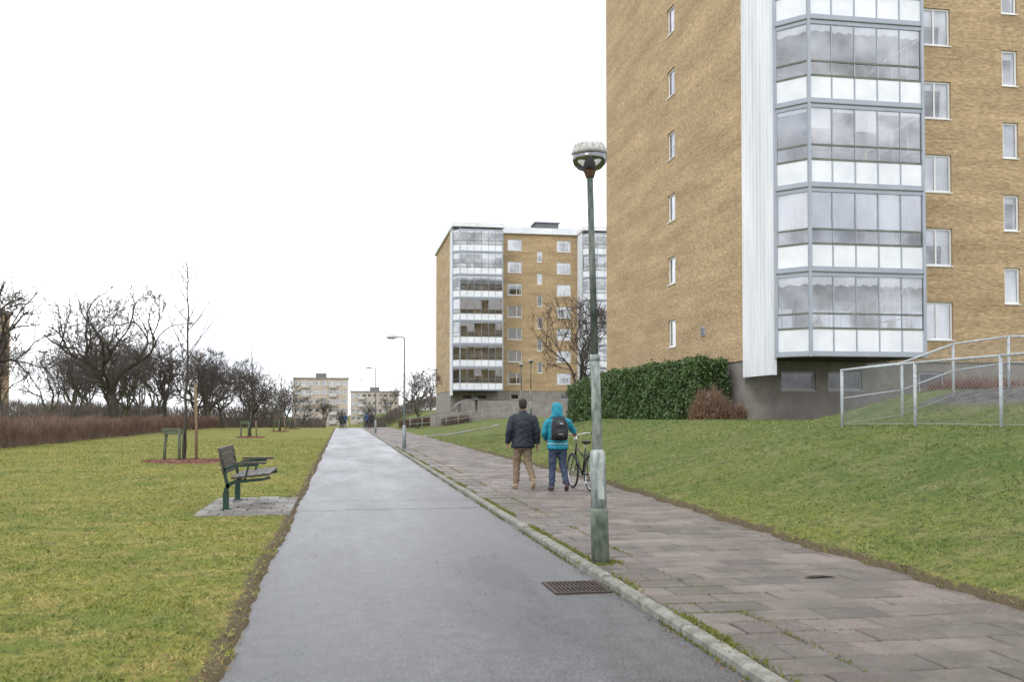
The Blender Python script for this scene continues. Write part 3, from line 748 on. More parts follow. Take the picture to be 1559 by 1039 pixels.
# ------------------------------------------------------------ lamps
m_post=M('weathered_paint_pale',(.17,.21,.19),(.42,.45,.42),14,.7,.3,60,stretch=(1,1,.35),lo=.4,hi=.6)
m_postd=M('weathered_paint_dark',(.04,.06,.048),(.2,.22,.195),11,.65,.3,60,stretch=(1,1,.25),lo=.42,hi=.68)
m_postb=M('weathered_base',(.05,.075,.05),(.21,.235,.19),7,.75,.4,50,stretch=(1,1,.5))
m_cap=M('lamp_cap',(.3,.3,.27),(.58,.58,.55),14,.6,.2,60)
m_rust=M('rust',(.09,.05,.03),(.15,.09,.06),30,.9)
m_bowl=glass_mat('lamp_bowl',.15,(.6,.6,.58))
def globe_lamp(x,y,z,h=4.1,lean=(0,0)):
    par=empty('street_lamp',(x,y,z)); par.rotation_euler=(lean[1],lean[0],0)
    sd=20; mb=MB()
    k=h/4.1
    mb.tube([(0,0,-.1),(0,0,.5),(0,0,.53)],[.088,.086,.08],sd,m_postb)
    mb.tube([(0,0,.53),(0,0,1.03),(0,0,1.07),(0,0,1.1)],[.076,.076,.07,.052],sd,m_post)
    mb.tube([(0,0,1.1),(0,0,1.98),(0,0,2.02)],[.05,.045,.036],sd,m_post)
    mb.tube([(0,0,2.02),(0,0,3.8*k)],[.034,.03],sd,m_postd)
    mb.tube([(0,0,1.97),(0,0,2.03)],[.052,.05],sd,m_post)
    mb.box(-.03,.03,-.092,-.07,.62,.98,m_post)
    mb.obj('post',par)
    hd=MB(); H0=3.8*k
    hd.loft([(0,0,H0-.03,.04,.04),(0,0,H0+.02,.055,.055),(0,0,H0+.05,.07,.07)],m_rust,20)
    hd.loft([(0,0,H0+.05,.055,.055),(0,0,H0+.1,.06,.06),(0,0,H0+.15,.045,.045),(0,0,H0+.2,.06,.06)],m_dark,16)
    hd.loft([(0,0,H0+.19,.155,.155),(0,0,H0+.205,.178,.178),(0,0,H0+.225,.178,.178),(0,0,H0+.25,.165,.165),(0,0,H0+.285,.14,.14),(0,0,H0+.3,.135,.135),(0,0,H0+.305,.1,.1)],m_cap,28)
    for i in range(16):
        a=2*math.pi*i/16
        hd.tube([(.17*math.cos(a),.17*math.sin(a),H0+.232),(.137*math.cos(a),.137*math.sin(a),H0+.303)],.006,5,m_cap)
    for i in range(3):
        a=2*math.pi*i/3+.4; hd.tube([(.06*math.cos(a),.06*math.sin(a),H0+.04),(.13*math.cos(a),.13*math.sin(a),H0+.1),(.172*math.cos(a),.172*math.sin(a),H0+.2)],.006,6,m_rust)
    hd.obj('lamp_head',par)
    bw=MB(); bw.loft([(0,0,H0+.045,.07,.07),(0,0,H0+.06,.115,.115),(0,0,H0+.1,.155,.155),(0,0,H0+.15,.172,.172),(0,0,H0+.192,.172,.172)],m_bowl,28); bw.obj('bowl',par)
globe_lamp(2.49,9.45,.06,4.1,(-.026,0))
globe_lamp(13.5,74.8,Hs(13.5,74.8)+.5,4.1)
globe_lamp(13.1,68.8,Hs(13.1,68.8)+.5,4.1)
m_galv=M('galvanised_steel',(.2,.23,.23),(.32,.35,.35),8,.6)
def arm_lamp(x,y,h,arm=.75):
    z=.06+float(crest(y)); par=empty('street_lamp',(x,y,z)); mb=MB()
    mb.tube([(0,0,-.1),(0,0,.95),(0,0,1.0)],[.085,.085,.05],14,m_galv); mb.tube([(0,0,1.0),(0,0,h-.1),(-.03,0,h-.02),(-.15,0,h)],[.05,.038,.036,.03],12,m_galv)
    mb.tube([(-.1,0,h),(-arm*.5,0,h+.02)],.028,10,m_galv); mb.obj('post',par)
    hd=MB(); hd.loft([(-arm*.72,0,h-.06,.16,.08),(-arm*.72,0,h-.045,.24,.12),(-arm*.72,0,h+.01,.25,.13),(-arm*.68,0,h+.06,.16,.08),(-arm*.66,0,h+.07,.1,.05)],m_cap,20,3)
    hd.loft([(-arm*.74,0,h-.1,.12,.06),(-arm*.74,0,h-.059,.17,.085)],m_bowl,16,3); hd.obj('lamp_head',par)
arm_lamp(2.62,42.5,4.75); arm_lamp(2.65,80,5.2); arm_lamp(2.65,112,5.3)
def pole_lamp(x,y,h):
    z=Hs(x,y); par=empty('street_lamp',(x,y,z)); mb=MB(); mb.tube([(0,0,-.1),(0,0,h)],[.05,.035],8,m_galv); mb.loft([(0,0,h,.06,.06),(0,0,h+.12,.2,.2),(0,0,h+.22,.22,.22),(0,0,h+.34,.1,.1)],m_cap,12); mb.obj('post',par)
pole_lamp(-18,95,4.0)

# ------------------------------------------------------------ bench
m_slat=M('bench_slat',(.03,.024,.02),(.085,.068,.055),7,.5,.3,40,stretch=(6,.6,6))
m_green=M('bench_iron_green',(.008,.03,.02),(.02,.055,.038),9,.4,.2,60)
par=empty('park_bench',(-1.74,15.75,.055))
mb=MB()
L=1.8
for yy in (0.0,L-.06):
    def plate(P,w=.05):
        for (p,q,t) in P:
            p=Vector((p[0],0,p[1])); q=Vector((q[0],0,q[1])); d=(q-p).normalized(); n=Vector((-d.z,0,d.x))*t
            mb.hexa([(p.x-n.x,yy,p.z-n.z),(q.x-n.x,yy,q.z-n.z),(q.x-n.x,yy+w,q.z-n.z),(p.x-n.x,yy+w,p.z-n.z),(p.x+n.x,yy,p.z+n.z),(q.x+n.x,yy,q.z+n.z),(q.x+n.x,yy+w,q.z+n.z),(p.x+n.x,yy+w,p.z+n.z)],m_green)
    plate([((0,-.02),(0,.26),.045)])
    mb.box(-.075,.09,yy-.012,yy+.062,-.03,.012,m_green)
    pts=[(0.0,.25),(.01,.33),(.06,.39),(.14,.415),(.3,.43),(.55,.45),(.66,.475)]
    plate([(pts[i],pts[i+1],.034-.003*i) for i in range(len(pts)-1)],.045)
    bk=[(.03,.33),(.0,.45),(-.03,.6),(-.07,.78),(-.09,.9)]
    plate([(bk[i],bk[i+1],.026-.003*i) for i in range(len(bk)-1)],.046)
    ar=[(-.03,.6),(.1,.655),(.3,.665),(.48,.67)]
    plate([(ar[i],ar[i+1],.018) for i in range(3)],.04)
    plate([((.28,.44),(.33,.65),.015)],.038)
    mb.box(.08,.6,yy-.02,yy+.06,.686,.72,m_slat)
mb.obj('iron_sides',par)
mb=MB()
for i in range(5):
    x=.08+i*.118; z=.455+.012*i
    mb.box(x,x+.098,-.06,L+.05,z+.003,z+.042,m_slat)
for i in range(4):
    t=i/3; x=-.045-.055*t; z=.53+.105*i
    mb.hexa([(x+.035,-.06,z),(x+.035,L+.05,z),(x+.0,L+.05,z),(x+.0,-.06,z),(x+.012,-.06,z+.09),(x+.012,L+.05,z+.09),(x-.024,L+.05,z+.09),(x-.024,-.06,z+.09)],m_slat)
ob=mb.obj('slats',par); bv=ob.modifiers.new('bevel','BEVEL'); bv.width=.006; bv.segments=2

# ------------------------------------------------------------ fence
m_pipe=M('galvanised_pipe',(.3,.33,.35),(.45,.48,.5),9,.5,spec=.5)
m_wire=M('chain_link_wire',(.2,.22,.23),rough=.5)
def chain_fence(name,posts,h,extra_rail=False):
    par=empty(name,(0,0,0)); mb=MB(); wr=MB()
    P=[Vector((x,y,Hs(x,y))) for x,y in posts]
    for p in P: mb.tube([p+Vector((0,0,-.2)),p+Vector((0,0,h+.02))],.028,10,m_pipe)
    for a,b_ in zip(P[:-1],P[1:]):
        up=Vector((0,0,h)); mb.tube([a+up,b_+up],.022,10,m_pipe)
        if extra_rail: mb.tube([a+up*.5,b_+up*.5],.014,8,m_pipe)
        mb.tube([a+Vector((0,0,.05)),b_+Vector((0,0,.05))],.004,4,m_pipe)
        L=(b_-a).length; sp=.085; n=int(L/sp); hh=h-.08
        def pt(u,v): return a.lerp(b_,u)+Vector((0,0,.05+v*hh))
        du=hh/L
        for i in range(-int(hh/sp),n):
            u0=i*sp/L; u1=u0+du
            for s in (0,1):
                ua,va,ub,vb=u0,0,u1,1
                if ua<0: va=-ua/du; ua=0
                if ub>1: vb=1-(ub-1)/du; ub=1
                if va>=vb or ua>=1: continue
                if s: p,q=pt(1-ua,va),pt(1-ub,vb)
                else: p,q=pt(ua,va),pt(ub,vb)
                wr.tube([p,q],.0022,3,m_wire,cap=False)
    mb.obj('pipes',par); wr.obj('chain_link',par)
chain_fence('chain_link_fence',[(9.75,18.3),(9.9,16.0),(10.05,13.9),(10.2,11.7),(10.35,9.5),(10.5,7.3)],1.12)
chain_fence('ramp_railing',[(9.8,18.4),(11.4,18.9),(12.7,19.1),(14.0,19.1),(15.3,19.1),(16.6,19.1)],1.12,True)
def rail(name,pts,h):
    mb=MB(); P=[Vector((x,y,Hs(x,y))) for x,y in pts]
    for p in P: mb.tube([p+Vector((0,0,-.1)),p+Vector((0,0,h))],.03,6,m_galv)
    for hh in (h,h*.5):
        mb.tube([p+Vector((0,0,hh)) for p in P],.025,6,m_galv)
    return mb.obj(name)
rail('handrail',[(6.2,92),(7.4,93),(8.6,94),(9.8,94.5),(11,95),(12.2,95.3),(13.4,95.5),(15,95.6),(16.6,95.6),(18.2,95.6),(19.8,95.6)],1.1)
mb=MB(); mb.box(8.6,30,97.8,98.2,0,1.75,m_conc); mb.box(12.6,30,105.8,106.2,0,3.0,m_conc); mb.obj('retaining_wall')
par=empty('entrance_shelter',(11.3,101.5,Hs(11.3,101.5)-.1)); mb=MB()
pr=[]
for i in range(9):
    a=math.pi*(.5+.5*i/8); pr.append((2.6+2.4*math.cos(a)*1.0,1.6+1.0*math.sin(a)))
for (a,b_) in zip(pr[:-1],pr[1:]):
    mb.hexa([(a[0],0,a[1]),(b_[0],0,b_[1]),(b_[0],2.5,b_[1]),(a[0],2.5,a[1]),(a[0],0,a[1]+.1),(b_[0],0,b_[1]+.1),(b_[0],2.5,b_[1]+.1),(a[0],2.5,a[1]+.1)],m_roof)
mb.box(.25,.35,.1,.2,-1,1.6,m_galv); mb.box(.25,.35,2.3,2.4,-1,1.6,m_galv); mb.box(2.5,2.6,.1,2.4,-1,2.55,m_conc); mb.obj('shell',par)

# ------------------------------------------------------------ people
def segdist(P,a,b):
    a=np.array(a);b=np.array(b);d=b-a;L=max((d**2).sum(),1e-9); t=np.clip(((P-a)@d)/L,0,1); return np.linalg.norm(P-(a+t[:,None]*d),axis=1)
def remesh(mb,name,vox,smooth=2):
    o=bpy.data.objects.new(name,mb.mesh(name)); COL.objects.link(o)
    m=o.modifiers.new('r','REMESH'); m.mode='VOXEL'; m.voxel_size=vox
    s=o.modifiers.new('s','SMOOTH'); s.iterations=smooth; s.factor=.5
    dg=bpy.context.evaluated_depsgraph_get(); dg.update()
    me=bpy.data.meshes.new_from_object(o.evaluated_get(dg)); bpy.data.objects.remove(o)
    me.polygons.foreach_set('use_smooth',np.ones(len(me.polygons),dtype=bool)); return me
m_skin=M('skin',(.42,.24,.17),(.5,.3,.22),20,.6)
m_skind=M('skin_tan',(.28,.16,.1),(.34,.2,.13),20,.6)
m_hair=M('dark_hair',(.012,.01,.009),(.03,.022,.018),40,.6,.8,120)
m_eye=M('eye_dark',(.02,.015,.012),rough=.3); m_lip=M('lip',(.3,.12,.1),rough=.5)
def cloth(name,a,b,rough=.85,bs=18): return M(name,a,b,10,rough,.9,bs)
def hand(par,w,d,n,thumb,mat,curl=.35):
    w=Vector(w); d=Vector(d).normalized(); n=Vector(n); n=(n-d*n.dot(d)).normalized(); s=d.cross(n)*thumb
    mb=MB()
    mb.tube([w-d*.03,w+d*.01],[.026,.028],10,mat)
    for i,(o,l) in enumerate(((.03,.066),(.010,.075),(-.011,.069),(-.031,.054))):
        k=w+s*o+d*(.085-abs(o)*.15); mb.tube([w+s*o*.6,k],[.017,.0125],8,mat)
        p=k; dd=d.copy(); nn_=n.copy(); P=[p]
        for j,f in enumerate((.45,.32,.25)):
            a=curl*(.6+j*.5); d2=(dd*math.cos(a)+nn_*math.sin(a)).normalized(); nn_=(nn_*math.cos(a)-dd*math.sin(a)).normalized(); dd=d2
            p=p+dd*l*f; P.append(p)
        mb.tube(P,[.0105,.0098,.009,.007],8,mat)
    t=w+s*.02+d*.015
    mb.tube([t,t+s*.022+d*.03+n*.01,t+s*.03+d*.055+n*.018,t+s*.028+d*.075+n*.026],[.015,.013,.0115,.009],8,mat)
    me=remesh(mb,'hand',.0035,1); me.materials.clear(); me.materials.append(mat)
    o=bpy.data.objects.new('hand',me); COL.objects.link(o); o.parent=par
def person(name,loc,rz,J,mj,mt,ms,mskin,mhair,H_=1.0,hood=None,hands=True,pack=None,vox=.011,hem=.80,curls=(.35,.35),handdirs=None,bulk=1.0,mtrim=None):
    par=empty(name,loc,rz); par.scale=(H_,H_,H_)
    mb=MB(); S=[]
    def T(pts,rad,mat,sides=12):
        mb.tube(pts,rad,sides,mat)
        for a,b_,r in zip(pts[:-1],pts[1:],rad[:-1]): S.append((a,b_,r,mat))
    cx,cy=J.get('lean',(0,0))
    R=[(0,0,hem,.19,.135),(0,0,hem+.05,.2,.145),(0,0,.97,.188,.14),(0,0,1.1,.186,.138),(cx*.5,cy*.5,1.25,.2,.142),(cx,cy,1.36,.2,.132),(cx,cy,1.43,.16,.11),(cx,cy,1.475,.1,.088),(cx,cy+.01,1.51,.066,.066)]
    R=[(a,b_,c,d*bulk if c<1.45 else d,e*bulk if c<1.45 else e) for a,b_,c,d,e in R]
    mb.loft(R,mj,24)
    S.append(((0,0,hem+.13),(cx,cy,1.36),.17,mj)); S.append(((cx-.12,cy,1.38),(cx+.12,cy,1.38),.1,mj))
    mb.loft([(0,0,.76,.13,.1),(0,0,.86,.165,.12),(0,0,.98,.15,.11)],mt,20); 
    for sd in ('L','R'):
        hp,kn,an=J['hip'+sd],J['knee'+sd],J['ank'+sd]
        mid=Vector(kn).lerp(Vector(an),.5); th=Vector(hp).lerp(Vector(kn),.5)
        T([hp,tuple(th),kn,tuple(mid),an],[.1,.09,.073,.066,.062],mt)
        h0,h1,h2,h3=J['foot'+sd]
        T([h0,h1,h2,h3],[.04,.046,.046,.03],ms,sides=12)
        T([an,h0],[.045,.04],ms)
        sh,el,wr=J['sh'+sd],J['el'+sd],J['wr'+sd]
        m0=Vector(sh).lerp(Vector(el),.18); m1=Vector(sh).lerp(Vector(el),.5); m2=Vector(el).lerp(Vector(wr),.5)
        inn=(sh[0]*.45,sh[1],sh[2]+.02); s1=(sh[0]*.85,sh[1],sh[2]-.015)
        T([inn,s1,tuple(m0),tuple(m1),el,tuple(m2),wr],[.045,.064*bulk,.072*bulk,.067*bulk,.06*bulk,.053*bulk,.047*bulk],mj)
    hx,hy,hz=J['head']
    T([(cx,cy+.005,1.46),(hx,hy-.01,hz-.07)],[.055,.052],mskin)
    HR=[(hx,hy+.045,hz-.118,.03,.03),(hx,hy+.035,hz-.1,.048,.052),(hx,hy+.02,hz-.065,.06,.075),(hx,hy+.008,hz-.02,.07,.09),(hx,hy,hz+.03,.075,.096),(hx,hy-.005,hz+.07,.068,.086),(hx,hy-.005,hz+.1,.045,.058),(hx,hy-.005,hz+.112,.02,.025)]
    mb.loft(HR,mskin,24); S.append(((hx,hy,hz-.05),(hx,hy,hz+.04),.075,mskin))
    mb.tube([(hx,hy+.085,hz+.015),(hx,hy+.108,hz-.02),(hx,hy+.1,hz-.03)],[.009,.014,.012],8,mskin)
    for q in (-1,1): mb.tube([(hx+q*.072,hy-.005,hz+.012),(hx+q*.082,hy-.012,hz-.005),(hx+q*.074,hy-.003,hz-.025)],[.012,.014,.008],8,mskin)
    me=remesh(mb,name,vox)
    slots=[mj,mt,ms,mskin]; me.materials.clear()
    for q in slots: me.materials.append(q)
    n=len(me.polygons); C=np.zeros(n*3); me.polygons.foreach_get('center',C); C=C.reshape(-1,3)
    best=np.full(n,1e9); lab=np.zeros(n,int)
    for a,b_,r,mt_ in S:
        d=segdist(C,a,b_)/r; k=d<best; best[k]=d[k]; lab[k]=slots.index(mt_)
    tor=(C[:,2]>hem-.004)&(np.abs(C[:,0])<.235)&(C[:,2]<1.5)&(lab==1); lab[tor]=0
    lab[(lab==0)&(C[:,2]<hem-.004)&(np.abs(C[:,0])<.17)]=1
    me.polygons.foreach_set('material_index',lab.astype(np.int32))
    nvv=len(me.vertices); co=np.zeros(nvv*3); me.vertices.foreach_get('co',co); co=co.reshape(-1,3)
    no=np.zeros(nvv*3); me.vertices.foreach_get('normal',no); no=no.reshape(-1,3)
    x_,y_,z_=co.T
    fold=np.sin(z_*46+3.2*np.sin(x_*17+y_*11)+1.5)*.5+np.sin(z_*83+2.5*np.sin(x_*29-y_*21))*.3+np.sin(x_*60+z_*21)*.25
    amp=np.where(z_<.12,0,np.where(z_<.82,.0065*(1+.8*np.exp(-((z_-.48)/.08)**2)+1.2*np.exp(-((z_-.17)/.07)**2)),np.where(z_<1.45,.0055,0)))
    co=co+no*(fold*amp)[:,None]; me.vertices.foreach_set('co',co.ravel()); me.update()
    o=bpy.data.objects.new('body',me); COL.objects.link(o); o.parent=par
    x=MB()
    x.loft([(0,0,hem-.012,.2*bulk,.144*bulk),(0,0,hem+.03,.208*bulk,.152*bulk),(0,0,hem+.05,.2*bulk,.146*bulk),(0,0,hem+.06,.18*bulk,.13*bulk)],mj,28)
    if not hood: x.loft([(cx,cy,1.455,.1,.095),(cx,cy+.008,1.5,.075,.078),(cx,cy+.012,1.525,.07,.075),(cx,cy+.012,1.528,.055,.06)],mj,24)
    x.obj('jacket_trim',par)
    f=MB()
    for q in (-1,1):
        f.loft([(hx+q*.027,hy+.086,hz+.008,.004,.004),(hx+q*.027,hy+.086,hz+.013,.011,.007),(hx+q*.027,hy+.086,hz+.018,.004,.004)],m_eye,8)
    f.loft([(hx,hy+.082,hz-.062,.015,.007),(hx,hy+.084,hz-.056,.022,.009),(hx,hy+.083,hz-.05,.012,.006)],m_lip,10)
    f.obj('face',par)
    hb=MB()
    if hood:
        hb.loft([(hx,hy-.03,hz-.2,.17,.1),(hx,hy-.04,hz-.16,.135,.115),(hx,hy-.04,hz-.11,.108,.115),(hx,hy-.03,hz-.05,.106,.12),(hx,hy-.02,hz+.02,.112,.124),(hx,hy-.018,hz+.065,.1,.114),(hx,hy-.018,hz+.095,.076,.09),(hx,hy-.018,hz+.112,.045,.056),(hx,hy-.02,hz+.118,.02,.03)],hood,24)
        me2=hb.mesh('hood'); bm=bmesh.new(); bm.from_mesh(me2)
        dl=[f_ for f_ in bm.faces if f_.calc_center_median().y>hy+.045 and abs(f_.calc_center_median().x-hx)<.08 and f_.calc_center_median().z<hz+.075 and f_.calc_center_median().z>hz-.13]
        bmesh.ops.delete(bm,geom=dl,context='FACES'); bm.to_mesh(me2); bm.free()
        ho=bpy.data.objects.new('hood',me2); COL.objects.link(ho); ho.parent=par; sm=ho.modifiers.new('s','SOLIDIFY'); sm.thickness=.01
    else:
        hb.loft([(hx,hy-.03,hz-.08,.05,.05),(hx,hy-.03,hz-.05,.069,.07),(hx,hy-.03,hz-.0,.078,.078),(hx,hy-.022,hz+.04,.083,.088),(hx,hy-.01,hz+.075,.08,.094),(hx,hy-.006,hz+.105,.058,.072),(hx,hy-.006,hz+.125,.025,.03)],mhair,24)
        hb.obj('hair',par)
    if hands:
        for i,sd in enumerate('LR'):
            el,wr=Vector(J['el'+sd]),Vector(J['wr'+sd]); d=(wr-el).normalized()
            nrm=Vector((1 if sd=='L' else -1,.0,0)); th=1
            if handdirs and handdirs[i]: d,nrm=Vector(handdirs[i][0]).normalized(),Vector(handdirs[i][1])
            sdir=d.cross((nrm-d*nrm.dot(d)).normalized()); th=1 if sdir.y>0 else -1
            if handdirs and handdirs[i]: th=handdirs[i][2]
            hand(par,wr+d*.02,d,nrm,th,mskin,curls[i])
    if pack:
        p=MB(); py=-.14*bulk-.085
        p.loft([(0,py,1.0,.12,.05),(0,py,1.02,.155,.08),(0,py-.01,1.12,.165,.095),(0,py,1.3,.16,.09),(0,py+.01,1.39,.135,.075),(0,py+.02,1.44,.09,.05),(0,py+.02,1.455,.04,.03)],pack[0],28,3.2)
        p.loft([(0,py-.09,1.04,.08,.02),(0,py-.1,1.06,.115,.045),(0,py-.1,1.17,.12,.045),(0,py-.095,1.22,.09,.03)],pack[0],24,3.2)
        p.loft([(0,py-.075,1.27,.07,.02),(0,py-.09,1.29,.09,.03),(0,py-.075,1.37,.08,.025),(0,py-.06,1.39,.05,.015)],pack[1],20,3)
        p.box(-.05,.05,py-.152,py-.146,1.12,1.127,pack[2]); p.box(-.015,.045,py-.123,py-.119,1.32,1.335,pack[2])
        for q in (-1,1):
            p.tube([(q*.09,py+.05,1.4),(q*.11,-.05,1.46),(q*.12,.05,1.46),(q*.13,.15,1.36),(q*.15,.15,1.14),(q*.17,0,1.03),(q*.14,py+.06,1.04)],.016,8,pack[1])
        p.tube([(-.03,py+.03,1.45),(0,py+.02,1.49),(.03,py+.03,1.45)],.008,6,pack[1])
        p.obj('backpack',par)
    if mtrim:
        t=MB(); t.loft([(0,0,hem+.095,.212,.156),(0,0,hem+.107,.212,.156)],mtrim,28); t.obj('reflective_strip',par)
    return par
m_navy=cloth('navy_jacket',(.008,.01,.018),(.018,.022,.035),.6,14)
m_khaki=cloth('khaki_trousers',(.16,.115,.075),(.22,.165,.11))
m_turq=cloth('turquoise_jacket',(.005,.17,.24),(.01,.24,.32),.6,14)
m_jean=cloth('jeans',(.02,.03,.055),(.05,.07,.11),.9)
m_shoeb=M('brown_shoe',(.3,.2,.13),(.4,.3,.2),10,.7); m_shoed=M('dark_shoe',(.03,.03,.035),(.1,.05,.05),14,.6)
m_pack=cloth('backpack_black',(.01,.01,.012),(.022,.022,.026),.7,20); m_pack2=cloth('backpack_grey',(.03,.03,.035),(.05,.05,.055),.7,20)
m_refl=M('reflective_tape',(.6,.65,.68),(.5,.55,.58),10,.4)
def foot(ax,ay,az,toe=.0):
    return [(ax,ay-.055,.045),(ax,ay+.03,.05),(ax+toe*.5,ay+.12,.046),(ax+toe,ay+.19,.034)]
J1=dict(hipL=(-.085,0,.9),kneeL=(-.105,.1,.49),ankL=(-.125,.06,.1),footL=foot(-.125,.06,.1,toe=-.02),
 hipR=(.085,0,.9),kneeR=(.105,.0,.49),ankR=(.14,-.32,.2),footR=[(.142,-.385,.165),(.143,-.33,.1),(.145,-.27,.055),(.147,-.2,.035)],
 shL=(-.2,0,1.4),elL=(-.275,-.04,1.13),wrL=(-.295,.04,.89),shR=(.2,0,1.4),elR=(.275,-.05,1.13),wrR=(.29,.0,.88),head=(.0,.03,1.635),lean=(0,.01))
person('walking_man',(3.47,19.05,.06),0,J1,m_navy,m_khaki,m_shoeb,m_skind,m_hair,1.0,bulk=1.14,hem=.81)
J2=dict(hipL=(-.085,0,.9),kneeL=(-.1,.03,.49),ankL=(-.125,-.04,.1),footL=foot(-.125,-.04,.1,toe=-.03),
 hipR=(.085,0,.9),kneeR=(.11,.02,.49),ankR=(.13,-.24,.17),footR=[(.135,-.3,.13),(.137,-.25,.075),(.14,-.18,.05),(.145,-.11,.035)],
 shL=(-.19,0,1.39),elL=(-.27,.02,1.14),wrL=(-.2,.2,1.02),shR=(.19,.02,1.39),elR=(.345,.14,1.17),wrR=(.4,.365,1.165),head=(-.01,.04,1.63),lean=(0,.015))
person('cyclist_on_foot',(4.03,18.45,.06),-.05,J2,m_turq,m_jean,m_shoed,m_skin,m_hair,.96,hood=m_turq,pack=(m_pack,m_pack2,m_refl),bulk=1.05,hem=.83,curls=(.5,1.0),
  handdirs=(None,((.15,.75,-.55),(0,-.3,-1),-1)),mtrim=m_refl)
m_dk=cloth('dark_coat',(.02,.022,.025),(.04,.042,.05)); m_bl=cloth('blue_coat',(.03,.06,.12),(.05,.08,.16))
for (x,y,mm_) in ((-.05,116,m_dk),(.35,117.2,m_bl),(3.15,108,m_dk),(2.75,110.5,m_bl)):
    person('pedestrian',(x,y,float(crest(y))+(.06 if x>2.3 else .0)),random.uniform(-.2,.2),J1,mm_,m_dk,m_shoed,m_skin,m_hair,1.0,hands=False,vox=.02)

# ------------------------------------------------------------ bicycle
m_tyre=M('tyre',(.012,.012,.012),(.025,.025,.025),20,.8); m_chrome=M('chrome',(.5,.5,.52),rough=.25,metal=.9); m_bfr=M('bike_frame_black',(.012,.012,.014),rough=.3)
m_red=M('red_reflector',(.6,.01,.01),rough=.3); m_sad=M('saddle',(.02,.016,.014),rough=.6)
par=empty('bicycle',(4.585,18.12,.06),math.radians(5))
mb=MB()
def circ(cy,cz,r,n=40,a0=0,a1=2*math.pi): return [(0,cy+r*math.cos(a0+(a1-a0)*i/n),cz+r*math.sin(a0+(a1-a0)*i/n)) for i in range(n+1)]
for cy in (0,1.06):
    mb.tube(circ(cy,.34,.32),.02,10,m_tyre,cap=False); mb.tube(circ(cy,.34,.298),.009,8,m_chrome,cap=False)
    mb.tube([(-.04,cy,.34),(.04,cy,.34)],.022,12,m_chrome)
    for i in range(28):
        a=2*math.pi*i/28; b_=a+(.35 if i%2 else -.35); sx=.028 if i%4<2 else -.028
        mb.tube([(sx,cy+.02*math.cos(b_),.34+.02*math.sin(b_)),(0,cy+.295*math.cos(a),.34+.295*math.sin(a))],.0014,3,m_chrome,cap=False)
mb.obj('wheels',par)
mb=MB()
BB=(0,.46,.29); ST=(0,.3,.76); HB=(0,.88,.66); HT=(0,.84,.86)
mb.tube([BB,ST],.016,10,m_bfr); mb.tube([BB,HB],.019,10,m_bfr); mb.tube([(0,.35,.62),(0,.85,.8)],.016,10,m_bfr); mb.tube([HB,HT],.02,10,m_bfr)
for q in (-1,1):
    mb.tube([(q*.02,.44,.29),(q*.045,0,.34)],.01,8,m_bfr); mb.tube([(q*.015,.31,.72),(q*.045,0,.34)],.008,8,m_bfr)
    mb.tube([(q*.03,.89,.64),(q*.045,.96,.5),(q*.045,1.06,.34)],.011,8,m_bfr)
    mb.tube([(0,.83,1.04),(q*.1,.87,1.06),(q*.2,.85,1.08),(q*.27,.76,1.08),(q*.29,.66,1.07)],.011,8,m_chrome)
    mb.tube([(q*.275,.745,1.08),(q*.295,.63,1.068)],.016,10,m_tyre)
    mb.tube([(q*.05,.02,.35),(q*.06,-.05,.7)],.005,6,m_bfr)
    mb.tube([(q*.06,.25,.72),(q*.06,-.28,.72)],.006,6,m_bfr)
    mb.tube([(q*.01,.46+.0,.29),(q*.08,.46,.29)],.012,8,m_chrome); mb.tube([(q*.08,.46,.29),(q*.085,.46+q*.12,.29-q*.12)],.009,8,m_chrome)
    mb.box(q*.13-.045,q*.13+.045,.46+q*.12-.03,.46+q*.12+.03,.28-q*.12,.3-q*.12,m_tyre)
mb.tube([HT,(0,.83,1.04)],.013,10,m_chrome); mb.tube([ST,(0,.275,.88)],.013,10,m_chrome)
for yy in (-.28,-.1,.08): mb.tube([(-.06,yy,.72),(.06,yy,.72)],.006,6,m_bfr)
mb.tube(circ(0,.34,.35,20,-.1,2.6),.014,6,m_bfr); mb.tube(circ(1.06,.34,.35,20,.6,2.9),.014,6,m_bfr)
mb.tube([(.03,.46,.29),(.035,.02,.34)],.02,6,m_bfr)
mb.tube([(-.03,.1,.32),(-.13,.02,.02)],.007,6,m_chrome)
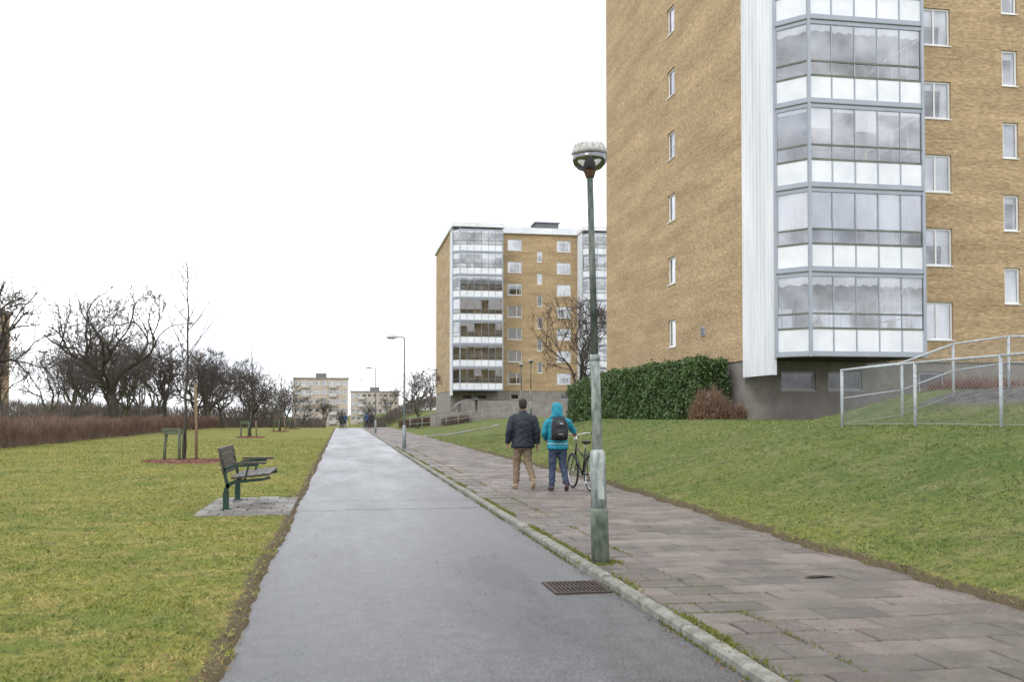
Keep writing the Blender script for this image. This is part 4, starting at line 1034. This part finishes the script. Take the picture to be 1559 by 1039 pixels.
mb.loft([(0,.87,.93,.03,.03),(0,.88,.96,.04,.035),(0,.88,.99,.03,.03)],m_chrome,12)
mb.loft([(0,-.3,.64,.03,.012),(0,-.3,.66,.045,.018),(0,-.3,.7,.045,.018),(0,-.3,.72,.03,.012)],m_red,14)
mb.loft([(0,-.395,.4,.016,.008),(0,-.395,.44,.016,.008)],m_red,10)
mb.obj('frame',par)
mb=MB(); mb.loft([(0,.25,.885,.03,.06),(0,.25,.9,.07,.12),(0,.23,.93,.085,.12),(0,.25,.945,.06,.1),(0,.25,.95,.03,.06)],m_sad,20,2.4); mb.obj('saddle',par)

# ------------------------------------------------------------ world, sun, camera
w=bpy.data.worlds.new('World'); scene.world=w; w.use_nodes=True; nt=w.node_tree
bg=nt.nodes['Background']; sky=nt.nodes.new('ShaderNodeTexSky'); sky.sky_type='NISHITA'; sky.sun_disc=False
EL,AZ=math.radians(38),math.radians(215)
sky.sun_elevation=EL; sky.sun_rotation=AZ
tc=nt.nodes.new('ShaderNodeTexCoord')
cl=noise(nt,mapping(nt,tc.outputs['Generated'],(1,1,2.5)),2.6,6,.6)
clc=ramp(nt,cl,.38,.62,(13.6,14.3,15.8),(22.5,22.7,23.))
nt.links.new(mix(nt,.94,sky.outputs[0],clc),bg.inputs['Color']); bg.inputs['Strength'].default_value=.1
sd=bpy.data.lights.new('sun','SUN'); sd.energy=.9; sd.angle=math.radians(18); sd.color=(1,.98,.95)
so=bpy.data.objects.new('sun',sd); COL.objects.link(so)
dirv=Vector((math.sin(AZ)*math.cos(EL),math.cos(AZ)*math.cos(EL),math.sin(EL)))
so.rotation_euler=dirv.to_track_quat('Z','Y').to_euler()
cd=bpy.data.cameras.new('camera'); cam=bpy.data.objects.new('camera',cd); COL.objects.link(cam)
cam.location=(0,0,1.5); cam.rotation_euler=(math.radians(91.5),0,math.radians(-9.7))
cd.lens=35; cd.sensor_width=36; cd.shift_y=.0467; cd.clip_end=3000; cd.clip_start=.1
cd.dof.use_dof=True; cd.dof.focus_distance=17; cd.dof.aperture_fstop=3.5
scene.camera=cam
